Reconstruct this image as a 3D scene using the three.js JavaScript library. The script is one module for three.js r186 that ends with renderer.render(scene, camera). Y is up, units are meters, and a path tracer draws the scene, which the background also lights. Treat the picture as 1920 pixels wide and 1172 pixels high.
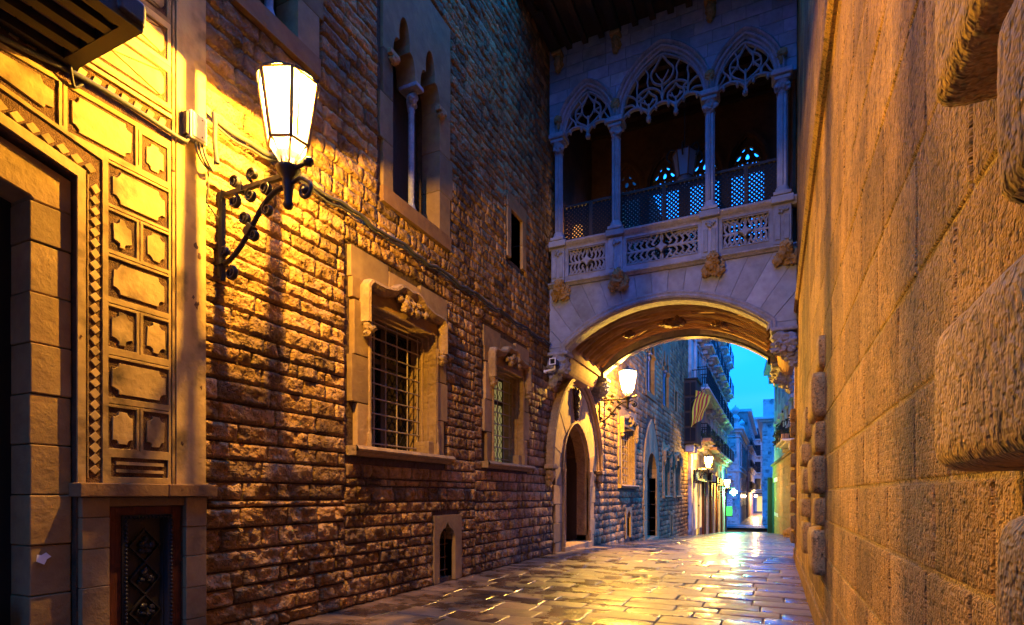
import * as THREE from 'three';
import { mergeGeometries, toCreasedNormals } from 'three/addons/utils/BufferGeometryUtils.js';
import { RoundedBoxGeometry } from 'three/addons/geometries/RoundedBoxGeometry.js';
import { TextGeometry } from 'three/addons/geometries/TextGeometry.js';
import { FontLoader } from 'three/addons/loaders/FontLoader.js';

// ---------------------------------------------------------------- camera, sky, exposure
const scene = new THREE.Scene();
const YAW = Math.atan(490 / 1052), CS = Math.cos(YAW), SN = Math.sin(YAW), EYE = 1.3;
const camera = new THREE.PerspectiveCamera(2 * Math.atan(586 / 1052) * 180 / Math.PI, 1920 / 1172, 0.05, 900);
camera.position.set(0, EYE, 0);
camera.rotation.set(0, YAW, 0);
camera.setViewOffset(1920, 1172, 0, -342, 1920, 1172);      // a shift lens: verticals stay upright
const renderer = new THREE.WebGLRenderer({ antialias: true });
renderer.toneMapping = THREE.LinearToneMapping;
renderer.toneMappingExposure = 2.2;
renderer.shadowMap.enabled = true;
{
  // blue hour: saturated deep blue overhead, out of view and strengthened to light the walls, cyan towards the horizon, a few thin streaks of high cloud
  const W = 1024, H = 512, d = new Float32Array(W * H * 4), lerp = THREE.MathUtils.lerp;
  const h2 = (x, y) => { const s = Math.sin(x * 127.1 + y * 311.7) * 43758.5453; return s - Math.floor(s); };
  const nz = (x, y, p) => { const X = Math.floor(x), Y = Math.floor(y), f = (t) => t * t * (3 - 2 * t), u = f(x - X), v = f(y - Y), q = (i, j) => h2(((i % p) + p) % p, j); return lerp(lerp(q(X, Y), q(X + 1, Y), u), lerp(q(X, Y + 1), q(X + 1, Y + 1), u), v); };
  for (let j = 0; j < H; j++) {
    const el = ((j + 0.5) / H - 0.5) * Math.PI, t = Math.max(0, Math.sin(el)), k = Math.pow(t, 0.6);
    const c = t <= 0 ? [0.012, 0.035, 0.09] : [lerp(0.03, 0.01, Math.min(1, k * 2.4)), lerp(0.24, 0.75, Math.pow(k, 1.8)), lerp(0.75, 3.5, k)];
    for (let i = 0; i < W; i++) {
      const u = i / W, w = t > 0 ? Math.max(0, nz(u * 22, el * 26, 22) * 0.6 + nz(u * 60, el * 70 + 9, 60) * 0.4 - 0.5) * 0.5 : 0;
      d.set([c[0] * (1 + w * 2) + 0.06 * w, c[1] * (1 + w * 0.5), c[2], 1], (j * W + i) * 4);
    }
  }
  const t = new THREE.DataTexture(d, W, H, THREE.RGBAFormat, THREE.FloatType);
  t.mapping = THREE.EquirectangularReflectionMapping; t.magFilter = THREE.LinearFilter; t.needsUpdate = true;
  scene.background = t; scene.environment = t;
  scene.backgroundIntensity = 1; scene.environmentIntensity = 1;
}
const LAMP = new THREE.Color().setRGB(1, 0.57, 0.075), LAMP_I = 62;   // warm street lantern light

// ---------------------------------------------------------------- helpers
let seed = 7;
const R = () => { seed = (seed + 0x6d2b79f5) | 0; let t = Math.imul(seed ^ (seed >>> 15), 1 | seed); t = (t + Math.imul(t ^ (t >>> 7), 61 | t)) ^ t; return ((t ^ (t >>> 14)) >>> 0) / 4294967296; };
const rr = (a, b) => a + (b - a) * R();
const V3 = (x, y, z) => new THREE.Vector3(x, y, z), PI = Math.PI;
const used = {};
function numbered(n) { const k = used[n] = (used[n] ?? -1) + 1; return k ? n + '_' + String(k).padStart(3, '0') : n; }
function tag(o, label, category, group, kind) { o.userData.label = label; o.userData.category = category; if (group) o.userData.group = group; if (kind) o.userData.kind = kind; return o; }
function thing(name, label, category, pos = [0, 0, 0], turn = 0, group) {
  const o = new THREE.Group(); o.name = numbered(name); o.position.set(...pos); o.rotation.y = turn; scene.add(o);
  return tag(o, label, category, group);
}
function structure(name, geo, mat) { const m = mesh(name, geo, mat, scene); m.userData.kind = 'structure'; return m; }
function mesh(name, geo, mat, parent, label) {
  const m = new THREE.Mesh(geo, mat); m.name = name; m.castShadow = m.receiveShadow = true; parent.add(m);
  if (label) m.userData.label = label;
  return m;
}
function part(name, parent, label) { const g = new THREE.Group(); g.name = name; parent.add(g); if (label) g.userData.label = label; return g; }
// texture coordinates in metres, by the main direction of each vertex normal
function uvm(g, ox = 0, oy = 0) {
  if (g.index) g = g.toNonIndexed();
  const p = g.attributes.position, n = p.count, uv = new Float32Array(n * 2), a = V3(), b = V3(), c = V3();
  for (let i = 0; i < n; i += 3) {
    a.fromBufferAttribute(p, i); b.fromBufferAttribute(p, i + 1); c.fromBufferAttribute(p, i + 2);
    const nx = Math.abs((b.y - a.y) * (c.z - a.z) - (b.z - a.z) * (c.y - a.y)), ny = Math.abs((b.z - a.z) * (c.x - a.x) - (b.x - a.x) * (c.z - a.z)), nz = Math.abs((b.x - a.x) * (c.y - a.y) - (b.y - a.y) * (c.x - a.x));
    for (let k = i; k < i + 3; k++) {
      const x = p.getX(k), y = p.getY(k), z = p.getZ(k);
      if (nz >= nx && nz >= ny) { uv[k * 2] = x + ox; uv[k * 2 + 1] = y + oy; }
      else if (nx >= ny) { uv[k * 2] = z + ox; uv[k * 2 + 1] = y + oy; }
      else { uv[k * 2] = x + ox; uv[k * 2 + 1] = z + oy; }
    }
  }
  g.setAttribute('uv', new THREE.BufferAttribute(uv, 2));
  return g;
}
function tint(g, r, gg = r, b = r) {
  const n = g.attributes.position.count, c = new Float32Array(n * 3);
  for (let i = 0; i < n; i++) { c[i * 3] = r; c[i * 3 + 1] = gg; c[i * 3 + 2] = b; }
  g.setAttribute('color', new THREE.BufferAttribute(c, 3)); return g;
}
function clean(g) { const o = g.index ? g.toNonIndexed() : g; for (const k of Object.keys(o.attributes)) if (!['position', 'normal', 'uv', 'color'].includes(k)) o.deleteAttribute(k); return o; }
function join(list) { const col = list.some((g) => g.attributes.color); return mergeGeometries(list.map((g) => { g = clean(g); if (col && !g.attributes.color) tint(g, 1); if (!g.attributes.uv) g = uvm(g); return g; }), false); }
const tr = (g, x, y, z) => g.translate(x, y, z);
function box(x0, x1, y0, y1, z0, z1) { return uvm(tr(new THREE.BoxGeometry(Math.abs(x1 - x0), Math.abs(y1 - y0), Math.abs(z1 - z0)), (x0 + x1) / 2, (y0 + y1) / 2, (z0 + z1) / 2), rr(0, 3), rr(0, 3)); }
function bev(x0, x1, y0, y1, z0, z1, r = 0.01) {
  const w = Math.abs(x1 - x0), h = Math.abs(y1 - y0), d = Math.abs(z1 - z0);
  return uvm(tr(new RoundedBoxGeometry(w, h, d, 1, Math.min(r, w * 0.45, h * 0.45, d * 0.45)), (x0 + x1) / 2, (y0 + y1) / 2, (z0 + z1) / 2), rr(0, 3), rr(0, 3));
}
const pts = (a) => a.map(([x, y]) => new THREE.Vector2(x, y));
function slab(outline, holes, z0, z1, bevel = 0) {          // a flat shape in x, y given thickness from z0 to z1
  const s = new THREE.Shape(pts(outline)); for (const h of holes) s.holes.push(new THREE.Path(pts(h)));
  const g = new THREE.ExtrudeGeometry(s, { depth: z1 - z0 - bevel, bevelEnabled: bevel > 0, bevelThickness: bevel, bevelSize: bevel, bevelOffset: -bevel, bevelSegments: 1, curveSegments: 8 });
  return uvm(tr(g, 0, 0, z0), rr(0, 3), rr(0, 3));
}
const rect = (x0, x1, y0, y1) => [[x0, y0], [x1, y0], [x1, y1], [x0, y1]];
// a moulding: the profile [(outward, z)] carried along a path in x, y; smooth along the path, sharp across it
function sweep(path, prof, closed = false) {
  const n = path.length, pos = [], nor = [], uv = [], idx = [];
  const N = path.map((p, i) => { const a = path[closed ? (i + n - 1) % n : Math.max(0, i - 1)], b = path[closed ? (i + 1) % n : Math.min(n - 1, i + 1)]; const dx = b[0] - a[0], dy = b[1] - a[1], l = Math.hypot(dx, dy) || 1; return [-dy / l, dx / l]; });
  const m = closed ? n + 1 : n; let acc = 0;
  for (let s = 0; s < prof.length - 1; s++) {
    const [o0, z0] = prof[s], [o1, z1] = prof[s + 1], L = Math.hypot(o1 - o0, z1 - z0) || 1, no = (z1 - z0) / L, nz = -(o1 - o0) / L, base = pos.length / 3; let run = 0;
    for (let i = 0; i < m; i++) {
      const k = i % n, [x, y] = path[k], [a, b] = N[k]; if (i) run += Math.hypot(x - path[(i - 1) % n][0], y - path[(i - 1) % n][1]);
      pos.push(x + a * o0, y + b * o0, z0, x + a * o1, y + b * o1, z1); nor.push(a * no, b * no, nz, a * no, b * no, nz); uv.push(run, acc, run, acc + L);
      if (i < m - 1) { const q = base + i * 2; idx.push(q, q + 2, q + 1, q + 1, q + 2, q + 3); }
    }
    acc += L;
  }
  const g = new THREE.BufferGeometry(); g.setAttribute('position', new THREE.Float32BufferAttribute(pos, 3)); g.setAttribute('normal', new THREE.Float32BufferAttribute(nor.map((v) => -v), 3)); g.setAttribute('uv', new THREE.Float32BufferAttribute(uv, 2)); g.setIndex(idx);
  return g.toNonIndexed();
}
// left spring -> apex -> right spring; two arcs when higher than wide, else a flattened curve
function archPath(cx, w, y0, rise, n = 16) {
  const out = [];
  if (rise > w * 1.001) {
    const c = (rise * rise - w * w) / (2 * w), Rr = w + c, a1 = Math.atan2(rise, c);
    for (let i = 0; i <= n; i++) { const a = a1 * i / n; out.push([cx + c - Rr * Math.cos(a), y0 + Rr * Math.sin(a)]); }
    for (let i = n - 1; i >= 0; i--) { const a = a1 * i / n; out.push([cx - c + Rr * Math.cos(a), y0 + Rr * Math.sin(a)]); }
  } else for (let i = 0; i <= 2 * n; i++) { const a = PI * (1 - i / (2 * n)); out.push([cx + w * Math.cos(a), y0 + rise * Math.sin(a)]); }
  return out;
}
function segPath(cx, w, y0, rise, n = 16) { const Rr = (w * w + rise * rise) / (2 * rise), a0 = Math.asin(w / Rr), out = []; for (let i = 0; i <= 2 * n; i++) { const a = a0 * (i / n - 1); out.push([cx + Rr * Math.sin(a), y0 + rise - Rr + Rr * Math.cos(a)]); } return out; }
function tube(points, r, seg = 0, rad = 6, closed = false) {
  const c = new THREE.CatmullRomCurve3(points.map((p) => V3(p[0], p[1], p[2] ?? 0)), closed, 'centripetal');
  return clean(new THREE.TubeGeometry(c, seg || Math.max(4, points.length * 3), r, rad, closed));
}
function bar(a, b, r, rad = 6) { const A = V3(...a), B = V3(...b), d = B.clone().sub(A), g = new THREE.CylinderGeometry(r, r, d.length(), rad); g.applyQuaternion(new THREE.Quaternion().setFromUnitVectors(V3(0, 1, 0), d.clone().normalize())); const m = A.add(B).multiplyScalar(0.5); return clean(tr(g, m.x, m.y, m.z)); }
function lathe(prof, seg = 12) { return clean(new THREE.LatheGeometry(prof.map(([x, y]) => new THREE.Vector2(x, y)), seg)); }
function hash3(x, y, z) { const s = Math.sin(x * 127.1 + y * 311.7 + z * 74.7) * 43758.5453; return s - Math.floor(s); }
function vnoise(x, y, z) {
  const X = Math.floor(x), Y = Math.floor(y), Z = Math.floor(z), f = (t) => t * t * (3 - 2 * t), u = f(x - X), v = f(y - Y), w = f(z - Z), L = (a, b, t) => a + (b - a) * t;
  return L(L(L(hash3(X, Y, Z), hash3(X + 1, Y, Z), u), L(hash3(X, Y + 1, Z), hash3(X + 1, Y + 1, Z), u), v), L(L(hash3(X, Y, Z + 1), hash3(X + 1, Y, Z + 1), u), L(hash3(X, Y + 1, Z + 1), hash3(X + 1, Y + 1, Z + 1), u), v), w);
}
// carved stone: a cluster of lumps, each noisy, read as foliage or a worn figure
function lump(x, y, z, sx, sy, sz, amp = 0.25, fq = 3, det = 2) {
  const g = new THREE.IcosahedronGeometry(1, det + 1), p = g.attributes.position, o = rr(0, 50);
  for (let i = 0; i < p.count; i++) { const a = p.getX(i), b = p.getY(i), c = p.getZ(i), k = 1 + amp * (vnoise(a * fq + o, b * fq, c * fq) * 2 - 1); p.setXYZ(i, a * k * sx + x, b * k * sy + y, c * k * sz + z); }
  g.computeVertexNormals(); return uvm(toCreasedNormals(g, 1.2));
}
function leafCluster(n, spread, size, z = 0.5) { const l = []; for (let i = 0; i < n; i++) { const a = i / n * 2 * PI + rr(-0.3, 0.3), q = Math.sqrt((i + 0.5) / n); l.push(lump(Math.cos(a * 2.4) * spread[0] * q, Math.sin(a * 2.4) * spread[1] * q, z * size * rr(0.6, 1.4), size * rr(0.7, 1.2), size * rr(0.7, 1.2), size * rr(0.6, 1), 0.35, 4, 1)); } return join(l); }
// ---------------------------------------------------------------- procedural textures
function makeNoise(N, s) {
  const lat = [];
  const layer = (period, k) => { const row = lat[k] ??= []; if (!row[period]) { seed = s * 1000 + k * 77 + period; const a = new Float32Array(period * period); for (let i = 0; i < a.length; i++) a[i] = R(); row[period] = a; } return row[period]; };
  return (x, y, px, py, k) => {   // tileable value noise; x,y in 0..1
    const P = Math.max(px, py), a = layer(P, k), fx = x * px, fy = y * py, X = Math.floor(fx), Y = Math.floor(fy), sm = (t) => t * t * (3 - 2 * t), u = sm(fx - X), v = sm(fy - Y), x0 = X % px, x1 = (X + 1) % px, r0 = (Y % py) * P, r1 = ((Y + 1) % py) * P;
    return (a[r0 + x0] * (1 - u) + a[r0 + x1] * u) * (1 - v) + (a[r1 + x0] * (1 - u) + a[r1 + x1] * u) * v;
  };
}
function texture(N, fn, srgb = false) {
  const d = new Uint8Array(N * N * 4);
  for (let j = 0; j < N; j++) for (let i = 0; i < N; i++) { const c = fn(i / N, j / N), o = (j * N + i) * 4, a = Array.isArray(c) ? c : [c, c, c]; for (let k = 0; k < 3; k++) d[o + k] = Math.max(0, Math.min(255, a[k] * 255)); d[o + 3] = 255; }
  const t = new THREE.DataTexture(d, N, N); t.wrapS = t.wrapT = THREE.RepeatWrapping; t.magFilter = THREE.LinearFilter; t.minFilter = THREE.LinearMipmapLinearFilter; t.generateMipmaps = true; t.needsUpdate = true; if (srgb) t.colorSpace = THREE.SRGBColorSpace;
  return t;
}
const rep = (t, m) => { const c = t.clone(); c.repeat.set(1 / m, 1 / m); c.needsUpdate = true; return c; };
const rep2 = (t, mx, my) => { const c = t.clone(); c.repeat.set(1 / mx, 1 / my); c.needsUpdate = true; return c; };
const n1 = makeNoise(512, 1), n2 = makeNoise(512, 2), n3 = makeNoise(512, 3);
const fbm = (n, x, y, p, oct, k0 = 0, g = 0.5) => { let s = 0, a = 1, t = 0; for (let o = 0; o < oct; o++) { s += a * n(x, y, p << o, p << o, k0 + o); t += a; a *= g; } return s / t; };
const T = {};
T.stoneC = texture(512, (x, y) => { const a = fbm(n1, x, y, 4, 6), b = fbm(n2, x, y, 24, 4, 9), c = 0.55 + 0.5 * a + 0.3 * (b - 0.5); return [c, c * (0.95 + 0.1 * (b - 0.4)), c * (0.9 + 0.16 * (a - 0.4))]; });
T.rockB = texture(1024, (x, y) => { const a = fbm(n1, x, y, 6, 7, 20, 0.58), r = 1 - Math.abs(fbm(n2, x, y, 9, 5, 31) * 2 - 1), p = n3(x, y, 90, 90, 3); return 0.5 + (0.55 * a + 0.35 * r - 0.5) * 2.4 + (p > 0.74 ? -(p - 0.74) * 1.6 : 0); });
T.grainB = texture(1024, (x, y) => { const a = fbm(n2, x, y, 28, 5, 41, 0.7), p = n3(x, y, 60, 44, 5), q = n1(x, y, 110, 90, 6), big = fbm(n1, x, y, 4, 3, 51); const f = n3(x, y, 220, 220, 7), d = n2(x, y, 88, 88, 8); return 0.74 + 0.3 * (a - 0.5) + 0.25 * (big - 0.5) + 0.22 * (f - 0.5) - Math.max(0, p - 0.6) * 1.5 - Math.max(0, q - 0.66) * 1.2 - Math.max(0, d - 0.72) * 1.8; });
T.grainC = texture(1024, (x, y) => { const a = fbm(n3, x, y, 3, 5, 61), s = n2(x, y, 26, 3, 63), q = n1(x, y, 150, 150, 65), p = n3(x, y, 60, 44, 5); const d = n2(x, y, 88, 88, 8), c = 0.6 + 0.42 * (a - 0.1) + 0.2 * (s - 0.5) + 0.3 * (q - 0.5) - Math.max(0, p - 0.6) * 1.1 - Math.max(0, d - 0.7) * 1.3; return [c, c * (0.93 + 0.08 * a), c * (0.82 + 0.2 * a)]; });  // pit darkness is put into the colour too, over the bump pits
T.plasterC = texture(1024, (x, y) => { const a = fbm(n1, x, y, 3, 6, 71), s = fbm(n2, x, y * 0.999, 10, 4, 75), v = n3(x, y, 40, 4, 77), c = 0.42 + 0.7 * a + 0.34 * (s - 0.5) + 0.12 * (v - 0.5) - Math.max(0, fbm(n3, x, y, 6, 5, 79) - 0.55) * 2.2; return [c, c * (0.94 + 0.1 * (a - 0.4)), c * 0.9]; });
T.plasterB = texture(512, (x, y) => fbm(n2, x, y, 16, 5, 81, 0.65));
T.roughB = texture(512, (x, y) => { const p = n3(x, y, 70, 70, 83), q = n1(x, y, 128, 128, 85); return 0.5 * p + 0.5 * q; });
T.paveR = texture(1024, (x, y) => { const a = fbm(n1, x, y, 5, 6, 91, 0.6), b = fbm(n2, x, y, 40, 3, 95); const w = THREE.MathUtils.smoothstep(a, 0.36, 0.62); return 0.13 + 0.34 * w + 0.12 * (b - 0.5); });
T.paveC = texture(1024, (x, y) => { const a = fbm(n1, x, y, 5, 6, 91, 0.6), b = fbm(n3, x, y, 30, 4, 97), w = THREE.MathUtils.smoothstep(a, 0.36, 0.62), c = (0.34 + 0.55 * w) * (0.6 + 0.8 * b); return [c, c * 0.96, c * 0.9]; });
T.wet = texture(512, (x, y) => { const a = fbm(n1, x, y, 5, 6, 91, 0.6); return 1 - THREE.MathUtils.smoothstep(a, 0.4, 0.64); });
T.paveB = texture(1024, (x, y) => 0.7 * fbm(n2, x, y, 10, 6, 101, 0.6) + 0.3 * n3(x, y, 200, 200, 103));
T.woodB = texture(512, (x, y) => 0.6 * n1(x, y, 64, 3, 111) + 0.4 * n2(x, y, 140, 6, 113));
T.carve = texture(512, (x, y) => { const u = (x * 4) % 1, v = (y * 8) % 1, d = Math.abs(u - 0.5) + Math.abs(v - 0.5), r = Math.hypot(u - 0.5, v - 0.5); return 0.5 + 0.5 * Math.cos(r * 22) * Math.exp(-r * 3) - (Math.abs(d - 0.48) < 0.04 ? 0.3 : 0); });

const lin = (r, g, b) => new THREE.Color().setRGB(r, g, b);
function mat(color, o = {}) { return new THREE.MeshPhysicalMaterial({ color: lin(...color), roughness: 0.85, specularIntensity: 0.5, ...o }); }
const M = {
  rock: mat([0.38, 0.22, 0.085], { map: rep(T.stoneC, 1.7), bumpMap: rep(T.rockB, 1.1), bumpScale: 0.05, vertexColors: true }),
  mortar: mat([0.1, 0.06, 0.032], { map: rep(T.stoneC, 1.1), bumpMap: rep(T.rockB, 0.7), bumpScale: 0.02 }),
  dressed: mat([0.38, 0.24, 0.095], { map: rep(T.stoneC, 2.1), bumpMap: rep(T.plasterB, 0.8), bumpScale: 0.006, vertexColors: true }),
  carved: mat([0.36, 0.23, 0.095], { map: rep(T.stoneC, 0.9), bumpMap: rep(T.rockB, 0.6), bumpScale: 0.012 }),
  pale: mat([0.3, 0.32, 0.39], { map: rep(T.stoneC, 1.9), bumpMap: rep(T.plasterB, 0.9), bumpScale: 0.004, vertexColors: true }),
  paleCarved: mat([0.3, 0.3, 0.35], { map: rep(T.stoneC, 0.6), bumpMap: rep(T.rockB, 0.5), bumpScale: 0.008 }),
  vault: mat([0.42, 0.28, 0.15], { map: rep(T.stoneC, 2.6), roughness: 0.95, specularIntensity: 0.15, vertexColors: true }),
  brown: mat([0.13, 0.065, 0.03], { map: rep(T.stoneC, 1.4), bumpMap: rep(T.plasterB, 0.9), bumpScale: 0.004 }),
  grain: mat([0.54, 0.31, 0.085], { map: rep(T.grainC, 0.9), bumpMap: rep(T.grainB, 0.8), bumpScale: 0.013, vertexColors: true }),
  quoin: mat([0.56, 0.33, 0.1], { map: rep(T.grainC, 0.7), bumpMap: rep(T.grainB, 0.9), bumpScale: 0.009, vertexColors: true }),
  grainMortar: mat([0.62, 0.42, 0.2], { map: rep(T.grainC, 0.6), bumpMap: rep(T.grainB, 0.4), bumpScale: 0.01 }),
  plaster: mat([0.54, 0.365, 0.13], { map: rep(T.plasterC, 1.3), bumpMap: rep(T.plasterB, 0.7), bumpScale: 0.004, vertexColors: true }),
  scratch: mat([0.15, 0.075, 0.03], { map: rep(T.plasterC, 0.9), bumpMap: rep(T.roughB, 0.35), bumpScale: 0.012 }),
  pave: mat([0.17, 0.105, 0.055], { map: rep(T.paveC, 2.3), roughness: 1, roughnessMap: rep(T.paveR, 2.3), bumpMap: rep(T.paveB, 0.9), bumpScale: 0.006, specularIntensity: 1, clearcoat: 0.75, clearcoatMap: rep(T.wet, 2.3), clearcoatRoughness: 0.2, vertexColors: true }),
  joint: mat([0.09, 0.07, 0.055], { roughness: 0.5, bumpMap: rep(T.paveB, 0.5), bumpScale: 0.01, specularIntensity: 0.8 }),
  iron: mat([0.03, 0.026, 0.023], { roughness: 0.5, metalness: 0.4, bumpMap: rep(T.roughB, 0.2), bumpScale: 0.001 }),
  rust: mat([0.14, 0.075, 0.04], { roughness: 0.7, metalness: 0.3, bumpMap: rep(T.roughB, 0.2), bumpScale: 0.002 }),
  bars: mat([0.3, 0.22, 0.15], { roughness: 0.6, metalness: 0.2, bumpMap: rep(T.roughB, 0.2), bumpScale: 0.001 }),  // paler than plain iron: the lamplight the bars catch is in the colour
  darkWood: mat([0.045, 0.028, 0.018], { roughness: 0.6, bumpMap: rep2(T.woodB, 0.5, 0.5), bumpScale: 0.004 }),
  redWood: mat([0.11, 0.03, 0.014], { roughness: 0.65, bumpMap: rep2(T.woodB, 0.5, 0.5), bumpScale: 0.004, map: rep(T.plasterC, 0.5) }),
  lattice: mat([0.014, 0.011, 0.01], { roughness: 0.7 }),
  black: mat([0.01, 0.009, 0.008], { roughness: 0.8 }),
  inside: mat([0.02, 0.016, 0.013], { roughness: 0.95 }),
  glass: mat([0.012, 0.014, 0.016], { roughness: 0.12, specularIntensity: 1 }),
  lampGlass: mat([1, 0.93, 0.8], { roughness: 0.58, transmission: 1, thickness: 0, side: THREE.DoubleSide }),
  bulb: mat([1, 0.9, 0.7], { emissive: lin(1, 0.62, 0.25), emissiveIntensity: 60 }),
  cable: mat([0.05, 0.045, 0.04], { roughness: 0.6 }),
  white: mat([0.75, 0.73, 0.7], { roughness: 0.5 }),
  cream: mat([0.55, 0.5, 0.36], { roughness: 0.6, bumpMap: rep(T.plasterB, 0.4), bumpScale: 0.002 }),
  tile: mat([0.5, 0.27, 0.13], { map: rep(T.stoneC, 0.6), roughness: 0.7 }),
};
// ---------------------------------------------------------------- pieces of masonry
function rockStone(w, h, { e = 0.016, bulge = 0.03, amp = 0.02, back = -0.05, fq = 9, dens = 0.07, most = [7, 5], nearK = 0.25 } = {}) {
  const nx = Math.max(2, Math.min(most[0], Math.round(w / dens))), ny = Math.max(2, Math.min(most[1], Math.round(h / dens))), o = rr(0, 99), X = [0], Y = [0];
  for (let i = 0; i <= nx; i++) X.push(e + (w - 2 * e) * i / nx); X.push(w); for (let j = 0; j <= ny; j++) Y.push(e + (h - 2 * e) * j / ny); Y.push(h);
  const a = X.length, b = Y.length, pos = new Float32Array(a * b * 3), uv = new Float32Array(a * b * 2), idx = [], ox = rr(0, 5), oy = rr(0, 5);
  for (let j = 0; j < b; j++) for (let i = 0; i < a; i++) {
    const edge = i === 0 || j === 0 || i === a - 1 || j === b - 1, near = i === 1 || j === 1 || i === a - 2 || j === b - 2, k = (j * a + i);
    let x = X[i], y = Y[j], z = edge ? back : bulge * (near ? nearK : 1) + amp * (vnoise(x * fq + o, y * fq, 1.5) * 2 - 1) + (near ? 0 : amp * 0.8 * (R() - 0.5));
    if (!edge) { x += (R() - 0.5) * e * 0.9; y += (R() - 0.5) * e * 0.9; }
    pos[k * 3] = x - w / 2; pos[k * 3 + 1] = y - h / 2; pos[k * 3 + 2] = z; uv[k * 2] = x + ox; uv[k * 2 + 1] = y + oy;
    if (i < a - 1 && j < b - 1) { const q = k; idx.push(q, q + 1, q + a, q + 1, q + a + 1, q + a); }
  }
  const g = new THREE.BufferGeometry(); g.setAttribute('position', new THREE.BufferAttribute(pos, 3)); g.setAttribute('uv', new THREE.BufferAttribute(uv, 2)); g.setIndex(idx); g.computeVertexNormals();
  return g;
}
// how large something w x h at world (x, y, z) shows in the photograph, 0 when outside the frame
function shows(x, y, z, area) {
  const D = -z, d = -x * SN + D * CS, r = x * CS + D * SN; if (d < 0.2) return 0;
  const px = 960 + 1052 * r / d, py = 928 - 1052 * (y - EYE) / d;
  return px < -60 || px > 1980 || py < -60 || py > 1232 ? 0 : area / (d * d);
}
// lays courses of stones in x0..x1, y0..y1 around the blocked spans; returns [x, y, w, h]
function courses(x0, x1, y0, y1, heights, widths, blocked, gap = 0.012) {
  const out = [];
  for (let y = y0; y < y1 - 0.03;) {
    let h = heights(y); if (y + h > y1) h = y1 - y;
    const ym = y + h / 2, cuts = blocked.map((f) => f(ym)).filter(Boolean).sort((a, b) => a[0] - b[0]);
    let spans = [[typeof x0 === 'function' ? x0(ym) : x0, x1]];
    for (const [a, b] of cuts) spans = spans.flatMap(([s, t]) => (b <= s || a >= t ? [[s, t]] : [[s, a], [b, t]].filter(([p, q]) => q - p > 0.05)));
    for (const [s, t] of spans) {
      let x = s - rr(0, 0.01);
      while (x < t - 1e-3) { let w = widths(y, h); if (x + w > t - 0.1) w = t - x; if (w > 0.9) w = w / 2; out.push([x + w / 2, ym, w - gap, h - gap]); x += w; }
    }
    y += h;
  }
  return out;
}
// stones become parts of `parent` while they are among the 300 largest in view; the rest is one part
function laid(parent, list, make, material, name, toWorld, most = 300) {
  const scored = list.map((s) => { const p = toWorld(s[0], s[1]); return [shows(p[0], p[1], p[2], s[2] * s[3]), s]; }).sort((a, b) => b[0] - a[0]), rest = [];
  scored.forEach(([v, s], i) => {
    const g = make(s);
    if (i < most && v > 0) { const m = mesh(name, g, material, parent); m.position.set(s[0], s[1], s[4] ?? 0); } else rest.push(tr(g, s[0], s[1], s[4] ?? 0));
  });
  if (rest.length) { const m = mesh(name + '_courses', join(rest), material, parent); m.userData.kind = 'stuff'; }
}
const tone = () => { const v = R() < 0.14 ? rr(0.45, 0.65) : rr(0.7, 1.2), w = rr(-0.08, 0.08); return [v * (1 + w * 0.5), v, v * (1 - w * 1.6)]; };

// weathering: soot, damp and pale wear in patches of their own, fixed to the wall
function weather(g, ox, oy, lo = 0.55, fq = 1.3) {
  const p = g.attributes.position, c = g.attributes.color;
  for (let i = 0; i < p.count; i++) {
    const x = p.getX(i) + ox, y = p.getY(i) + oy, n = vnoise(x * fq, y * fq * 0.6, 3.3) * 0.5 + vnoise(x * fq * 3.1, y * fq * 1.7, 7.7) * 0.3 + vnoise(x * 9, y * 9, 1.1) * 0.2, k = lo + (1.28 - lo) * THREE.MathUtils.smoothstep(n, 0.25, 0.7);
    c.setXYZ(i, c.getX(i) * k, c.getY(i) * k, c.getZ(i) * (k * 0.9 + 0.1));
  }
  return g;
}
// ---------------------------------------------------------------- street: ground, paving, steps
const gy = (D) => (D < 13 ? 0 : D < 62 ? -0.05 * (D - 13) : D < 66 ? -2.45 + 0.09 * Math.min(5, Math.floor((D - 62) / 0.8) + 1) : -2.0);
{
  const prof = [[-40, 0], [13, 0], [62, -2.45]], x0 = -60, x1 = 60, list = [];
  for (let i = 0; i < 2; i++) { const [a, ya] = prof[i], [b, yb] = prof[i + 1]; const g = new THREE.BufferGeometry(); g.setAttribute('position', new THREE.Float32BufferAttribute([x0, ya - 0.02, -a, x1, ya - 0.02, -a, x1, yb - 0.02, -b, x0, ya - 0.02, -a, x1, yb - 0.02, -b, x0, yb - 0.02, -b], 3)); g.computeVertexNormals(); list.push(uvm(g)); }
  const far = new THREE.PlaneGeometry(800, 700).rotateX(-PI / 2).translate(0, -2.02, -66 - 345); list.push(uvm(far));
  structure('ground', join(list), M.joint); M.stepStone = mat([0.5, 0.47, 0.44], { map: rep(T.stoneC, 2), roughness: 0.4, vertexColors: true });
  const steps = new THREE.Group(); steps.name = 'street_steps'; scene.add(steps); steps.userData.kind = 'structure';
  for (let k = 0; k < 5; k++) mesh('step', bev(-9, 3, -2.6, -2.45 + 0.09 * (k + 1), -(67 + 0.1 * k), -(62 + 0.8 * k), 0.03), M.stepStone, steps);
  for (const m of steps.children) tint(m.geometry, 0.9);
}
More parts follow.
